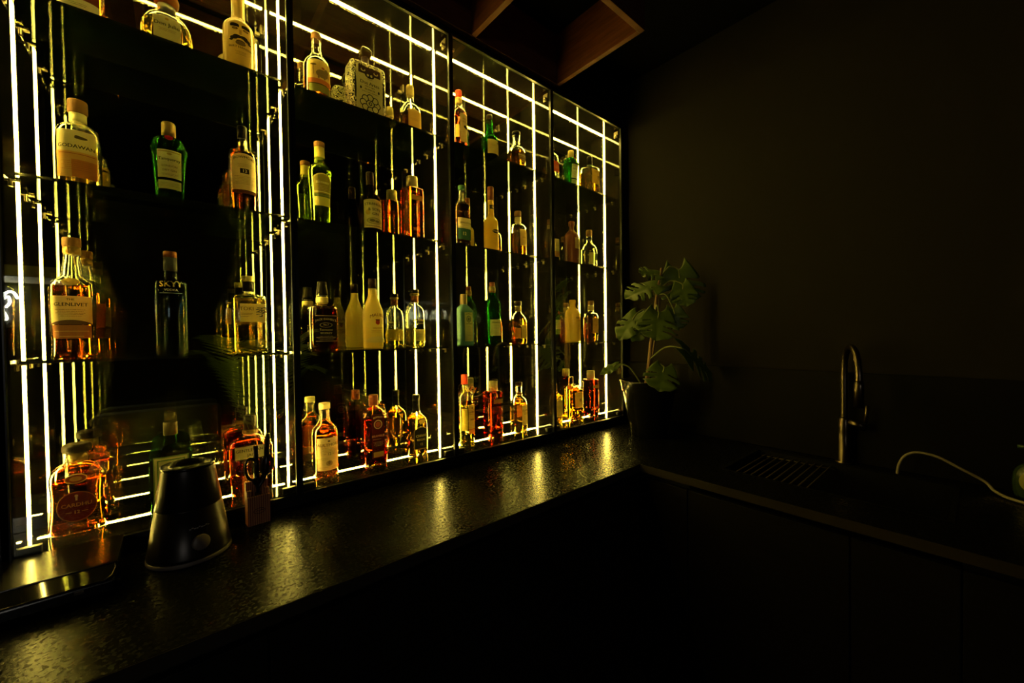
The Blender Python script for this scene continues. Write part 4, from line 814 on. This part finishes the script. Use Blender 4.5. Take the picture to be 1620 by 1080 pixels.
top_ = [bm.verts.new((x, yA + (yB - yA) * f, .0335 + .010 * f)) for x, f in pr]; bot_ = [bm.verts.new((x, yA + (yB - yA) * f, .030)) for x, f in pr]
bm.faces.new(top_); bm.faces.new(bot_[::-1])
for k in range(len(pr)): bm.faces.new((bot_[k], bot_[(k + 1) % len(pr)], top_[(k + 1) % len(pr)], top_[k]))
mesh_obj('control_strip', bm, pbr('mirror_black', (.01, .01, .01), .05), t)
bm = bmesh.new(); tube(bm, [(x, yA + (yB - yA) * f, .0338 + .010 * f) for x, f in pr[1:5]], .0007, 6); tube(bm, [(-.25, yA, .0338), (.235, yA, .0338)], .0007, 6); mesh_obj('strip_edge', bm, M_steel, t)
boxes('button', [Lb(ax1 - .055, ax1 - .042, ay0 + .0008, ay0 + .0022, .020, .026)], M_steel, t, bev=.0004)
for fx2 in (-.48, -.03):
    for fy2 in (ay0 + .03, ay1 - .03):
        bm = bmesh.new(); lathe(bm, [(0, .012), (.0085, .012)], 16); o = mesh_obj('foot', bm, M_black, t); o.location = (ax1 + fx2 - (ax1 - .25), fy2 - (ay0 + ay1) / 2, 0)

# ------------------------------------------------------------------ potted plant
PX, PY = 1.352, -.192
t = thing('potted_plant', 'potted split-leaf plant in a glossy black pot in the worktop corner', 'plant', (X(PX), X(PY), .9005))
def pl(p): return Vector((X(p[0] - PX), X(p[1] - PY), Z(p[2]) - .9005))
hp = Z(-.178) - .9005; r0, r1 = .064 * S, .100 * S
bm = bmesh.new(); lathe(bm, [(0, r0 * .95), (.006, r0), (hp * .80, r1 * .93), (hp * .82, r1 * .97), (hp * .97, r1), (hp, r1 * 1.03), (hp + .004, r1 * 1.02), (hp + .003, r1 * .95), (hp * .90, r1 * .92), (hp * .88, .0)], 48); mesh_obj('pot', bm, M_gloss_black, t)
bm = bmesh.new(); lathe(bm, [(hp * .885, r1 * .915), (hp * .91, r1 * .9), (hp * .925, r1 * .4), (hp * .925, 0)], 32); mesh_obj('soil', bm, M_soil, t)
stem = [pl((1.322, -.2, -.195)), pl((1.334, -.205, -.12)), pl((1.341, -.21, -.043)), pl((1.352, -.22, .061)), pl((1.353, -.23, .153)), pl((1.358, -.24, .205)), pl((1.360, -.243, .235))]
bm = bmesh.new(); cm = catmull(stem, 6); tube(bm, cm, [.011 - .006 * k / len(cm) for k in range(len(cm))], 10); mesh_obj('stem', bm, M_stem, t)
bm = bmesh.new(); tube(bm, catmull([pl((1.335, -.195, -.195)), pl((1.362, -.21, -.05)), pl((1.368, -.225, .06)), pl((1.362, -.235, .13))], 6), .005, 8); mesh_obj('stem', bm, M_stem, t)
def leaf(base, tip, width, facing, slits, sag, petiole_from, fold=.12):
    """split leaf: heart outline with slits between the veins, folded along the midrib and sagging to the tip"""
    b, tp = pl(base), pl(tip); ax = tp - b; Ln = ax.length; ax.normalize()
    nrm = Vector(facing); nrm = (nrm - ax * nrm.dot(ax)).normalized(); lat = ax.cross(nrm)
    W = width * S / 2; bm = bmesh.new(); NS, NT = 44, 9
    def hw(s): return W * (math.sin(math.pi * min(1, (s + .06) / 1.06)) ** .62) * (1 - .52 * s ** 2.4) * 1.02
    for sd in (-1, 1):
        rows = []
        for i in range(NS + 1):
            s = i / NS; row = []
            for j in range(NT + 1):
                tt = j / NT; wd = hw(s) * tt
                fwd = (s - .0) * Ln + wd * .42 - (.30 * W * math.exp(-s * 7) * tt * tt * 2.2)
                p = b + ax * fwd * .93 + lat * sd * wd + nrm * (fold * wd - sag * Ln * s * s - .35 * wd * wd / max(W, 1e-4) * .5 + .004 * math.sin(s * 22) * tt)
                row.append(bm.verts.new(p))
            rows.append(row)
        cutset = [(c + .03 * (sd > 0), wdt) for c, wdt in slits]
        for i in range(NS):
            sm = (i + .5) / NS
            for j in range(NT):
                tm = (j + .5) / NT
                if any(abs(sm - c) < wdt * (.35 + .65 * (tm - .30) / .70) and tm > .30 for c, wdt in cutset): continue
                q = (rows[i][j], rows[i + 1][j], rows[i + 1][j + 1], rows[i][j + 1])
                f = bm.faces.new(q if sd > 0 else q[::-1]); f.smooth = True
    bmesh.ops.remove_doubles(bm, verts=bm.verts, dist=1e-5)
    bmesh.ops.delete(bm, geom=[v for v in bm.verts if not v.link_faces], context='VERTS')
    r = bmesh.ops.solidify(bm, geom=list(bm.faces), thickness=.0007)
    lf = mesh_obj('leaf', bm, M_leaf, t, smooth=True)
    bm = bmesh.new(); pf = pl(petiole_from); mid = (pf + b) / 2 + Vector((0, 0, .03)) * (1 if tip[2] < base[2] else .3)
    tube(bm, catmull([pf, mid, b, b + ax * Ln * .25 + nrm * .0006], 6), .0032, 8); mesh_obj('petiole', bm, pbr('petiole_green', (.13, .15, .04), .5), lf)
    return lf
CAMF = (-.75, -.62, .15)
SL = [(.26, .050), (.45, .050), (.63, .046)]
leaf((1.416, -.275, .232), (1.400, -.312, .096), .175, (-.70, -.55, .45), SL, .10, (1.358, -.24, .20))
leaf((1.353, -.24, .172), (1.231, -.165, .140), .13, (-.35, -.45, .9), SL, .16, (1.357, -.235, .19))
leaf((1.355, -.24, .208), (1.282, -.195, .222), .10, (-.4, -.5, .8), SL, .05, (1.359, -.243, .225))
leaf((1.270, -.20, .072), (1.187, -.172, -.026), .095, (-.75, -.3, .55), SL[:2], .08, (1.352, -.22, .05))
leaf((1.312, -.258, .074), (1.218, -.302, -.024), .150, (-.60, -.55, .6), SL, .10, (1.352, -.22, .08))
leaf((1.320, -.24, .064), (1.213, -.205, -.026), .090, (-.45, -.5, .75), SL[1:], .12, (1.350, -.22, .04))
leaf((1.352, -.29, .086), (1.352, -.315, .004), .09, (-.75, -.6, .2), SL[1:], .08, (1.356, -.235, .14))
leaf((1.320, -.335, -.052), (1.452, -.405, -.155), .150, (-.25, -.65, .75), SL, .12, (1.335, -.205, -.10), .05)
leaf((1.322, -.27, -.120), (1.206, -.318, -.192), .130, (-.70, -.60, .5), SL[:2], .06, (1.333, -.205, -.15))
leaf((1.240, -.14, -.112), (1.172, -.10, -.147), .04, (-.3, -.5, .8), [], .10, (1.31, -.185, -.185))
leaf((1.395, -.30, .175), (1.365, -.335, .088), .10, (-.75, -.55, .4), SL[1:], .08, (1.354, -.23, .15))

# ------------------------------------------------------------------ hanging wood box frame
zb_, zh = Z(.885), .215
x_r, y_f = X(1.075), X(-.355); th = .022
t = thing('hanging_wood_frame', 'reddish wooden open box frame hung above the cabinets', 'ceiling frame', (X(.4), y_f / 2, zb_))
def Lw(a, b, c, d): return (a - X(.4), b - X(.4), c - y_f / 2, d - y_f / 2, 0, Z(1.06) - .001 - zb_)
xl = X(-.75)
boxes('long_board', [Lw(xl, x_r, y_f, y_f + th)], M_wood, t, bev=.0015); boxes('long_board', [Lw(xl, x_r, -.002 - th, -.002)], M_wood, t, bev=.0015)
boxes('end_board', [Lw(x_r - th, x_r, y_f + th + .0005, -.0025 - th)], M_wood, t, bev=.0015)
for u in (.700, .325, -.05, -.425): boxes('cross_board', [Lw(X(u) - th / 2, X(u) + th / 2, y_f + th + .0005, -.0025 - th)], M_wood, t, bev=.0015)

# ------------------------------------------------------------------ the bar room behind the camera, seen only in the mirrors
NY = -4.26
t = thing('neon_sign', 'white script neon sign glowing on the far wall, mirrored at the left edge', 'neon sign', (X(-.80) - .070, NY, Z(.25)))
pts = [(.075, 0, .055), (.055, 0, .105), (.02, 0, .11), (-.015, 0, .06), (-.02, 0, 0), (.005, 0, -.02), (.03, 0, .02), (.02, 0, .07), (-.012, 0, .03), (-.005, 0, -.06), (.01, 0, -.12), (-.012, 0, -.135), (-.03, 0, -.10), (-.02, 0, -.03), (-.07, 0, .03)]
for k in range(5):
    o_ = -.12 - .17 * k
    pts += [(o_ + .03, 0, -.02), (o_, 0, .06), (o_ - .04, 0, .09), (o_ - .06, 0, .02), (o_ - .05, 0, -.04), (o_ - .01, 0, -.05), (o_ - .02, 0, .02), (o_ - .09, 0, .03)]
bm = bmesh.new(); tube(bm, catmull(pts, 7), .0095, 8); mesh_obj('neon_tube', bm, emit('neon_white', (1, .93, .80), 22), t)
boxes('backing', [(-1.05, .15, -.037, -.016, -.2, .17)], pbr('neon_board', (.02, .02, .02), .6), t)
tag(boxes('canopy', [(-2.3, X(-.54), -4.28, -3.7, Z(.40), Z(.47))], pbr('pale_canopy', (.45, .42, .33), .6), bev=.01), 'pale boxed canopy above the neon sign, mirrored at the left edge', 'canopy')

t = thing('sofa', 'pale low sofa with rounded back, dimly mirrored behind the dark bottles', 'sofa', (X(-.06), X(-2.5), 0))
M_sofa = pbr('pale_upholstery', (.12, .115, .10), .9)
boxes('seat', [(-.42, .42, -.02, .36, .20, .46)], M_sofa, t, bev=.05); boxes('backrest', [(-.42, .42, -.16, -.03, .20, .80)], M_sofa, t, bev=.06)
for q in (-.36, .36):
    for yy in (-.1, .30): boxes('leg', [(q - .02, q + .02, yy - .02, yy + .02, .0005, .205)], M_black, t)
M_frond = pbr('palm_green', (.16, .24, .03), .5)
t = thing('palm', 'feathery potted palm, dimly mirrored beside the square pale whisky bottle', 'plant', (X(.42), X(-1.95), 0))
bm = bmesh.new(); lathe(bm, [(.0005, .14), (.34, .18), (.36, .18), (.355, .15), (.32, .0)], 24); mesh_obj('pot', bm, M_gloss_black, t)
for q in range(9):
    a = 2.4 * q; el = .9 - .05 * q; L_ = .62 + .05 * (q % 3); bm = bmesh.new()
    d = Vector((math.cos(a), math.sin(a), 0)); sp_ = [Vector((0, 0, .33)) + d * (L_ * f) * .62 + Vector((0, 0, (1.75 - .04 * q) * f - .62 * f * f * f)) for f in (0, .25, .5, .75, 1)]
    cv = catmull(sp_, 8); tube(bm, cv, .004, 6)
    sd = d.cross(Vector((0, 0, 1)))
    for k in range(8, len(cv)):
        tdir = (cv[min(k + 1, len(cv) - 1)] - cv[k - 1]).normalized(); ln = .20 * math.sin(math.pi * (k - 4) / (len(cv) - 1)) + .03
        for sg in (-1, 1):
            o0 = cv[k]; e = o0 + (sd * sg + tdir * .7).normalized() * ln + Vector((0, 0, -.25 * ln)); wv = tdir * .010
            vs = [bm.verts.new(p) for p in (o0 - wv, o0 + wv, (o0 + e) / 2 + wv * 1.1, e, (o0 + e) / 2 - wv * 1.1)]
            bm.faces.new(vs)
    mesh_obj('frond', bm, M_frond, t)
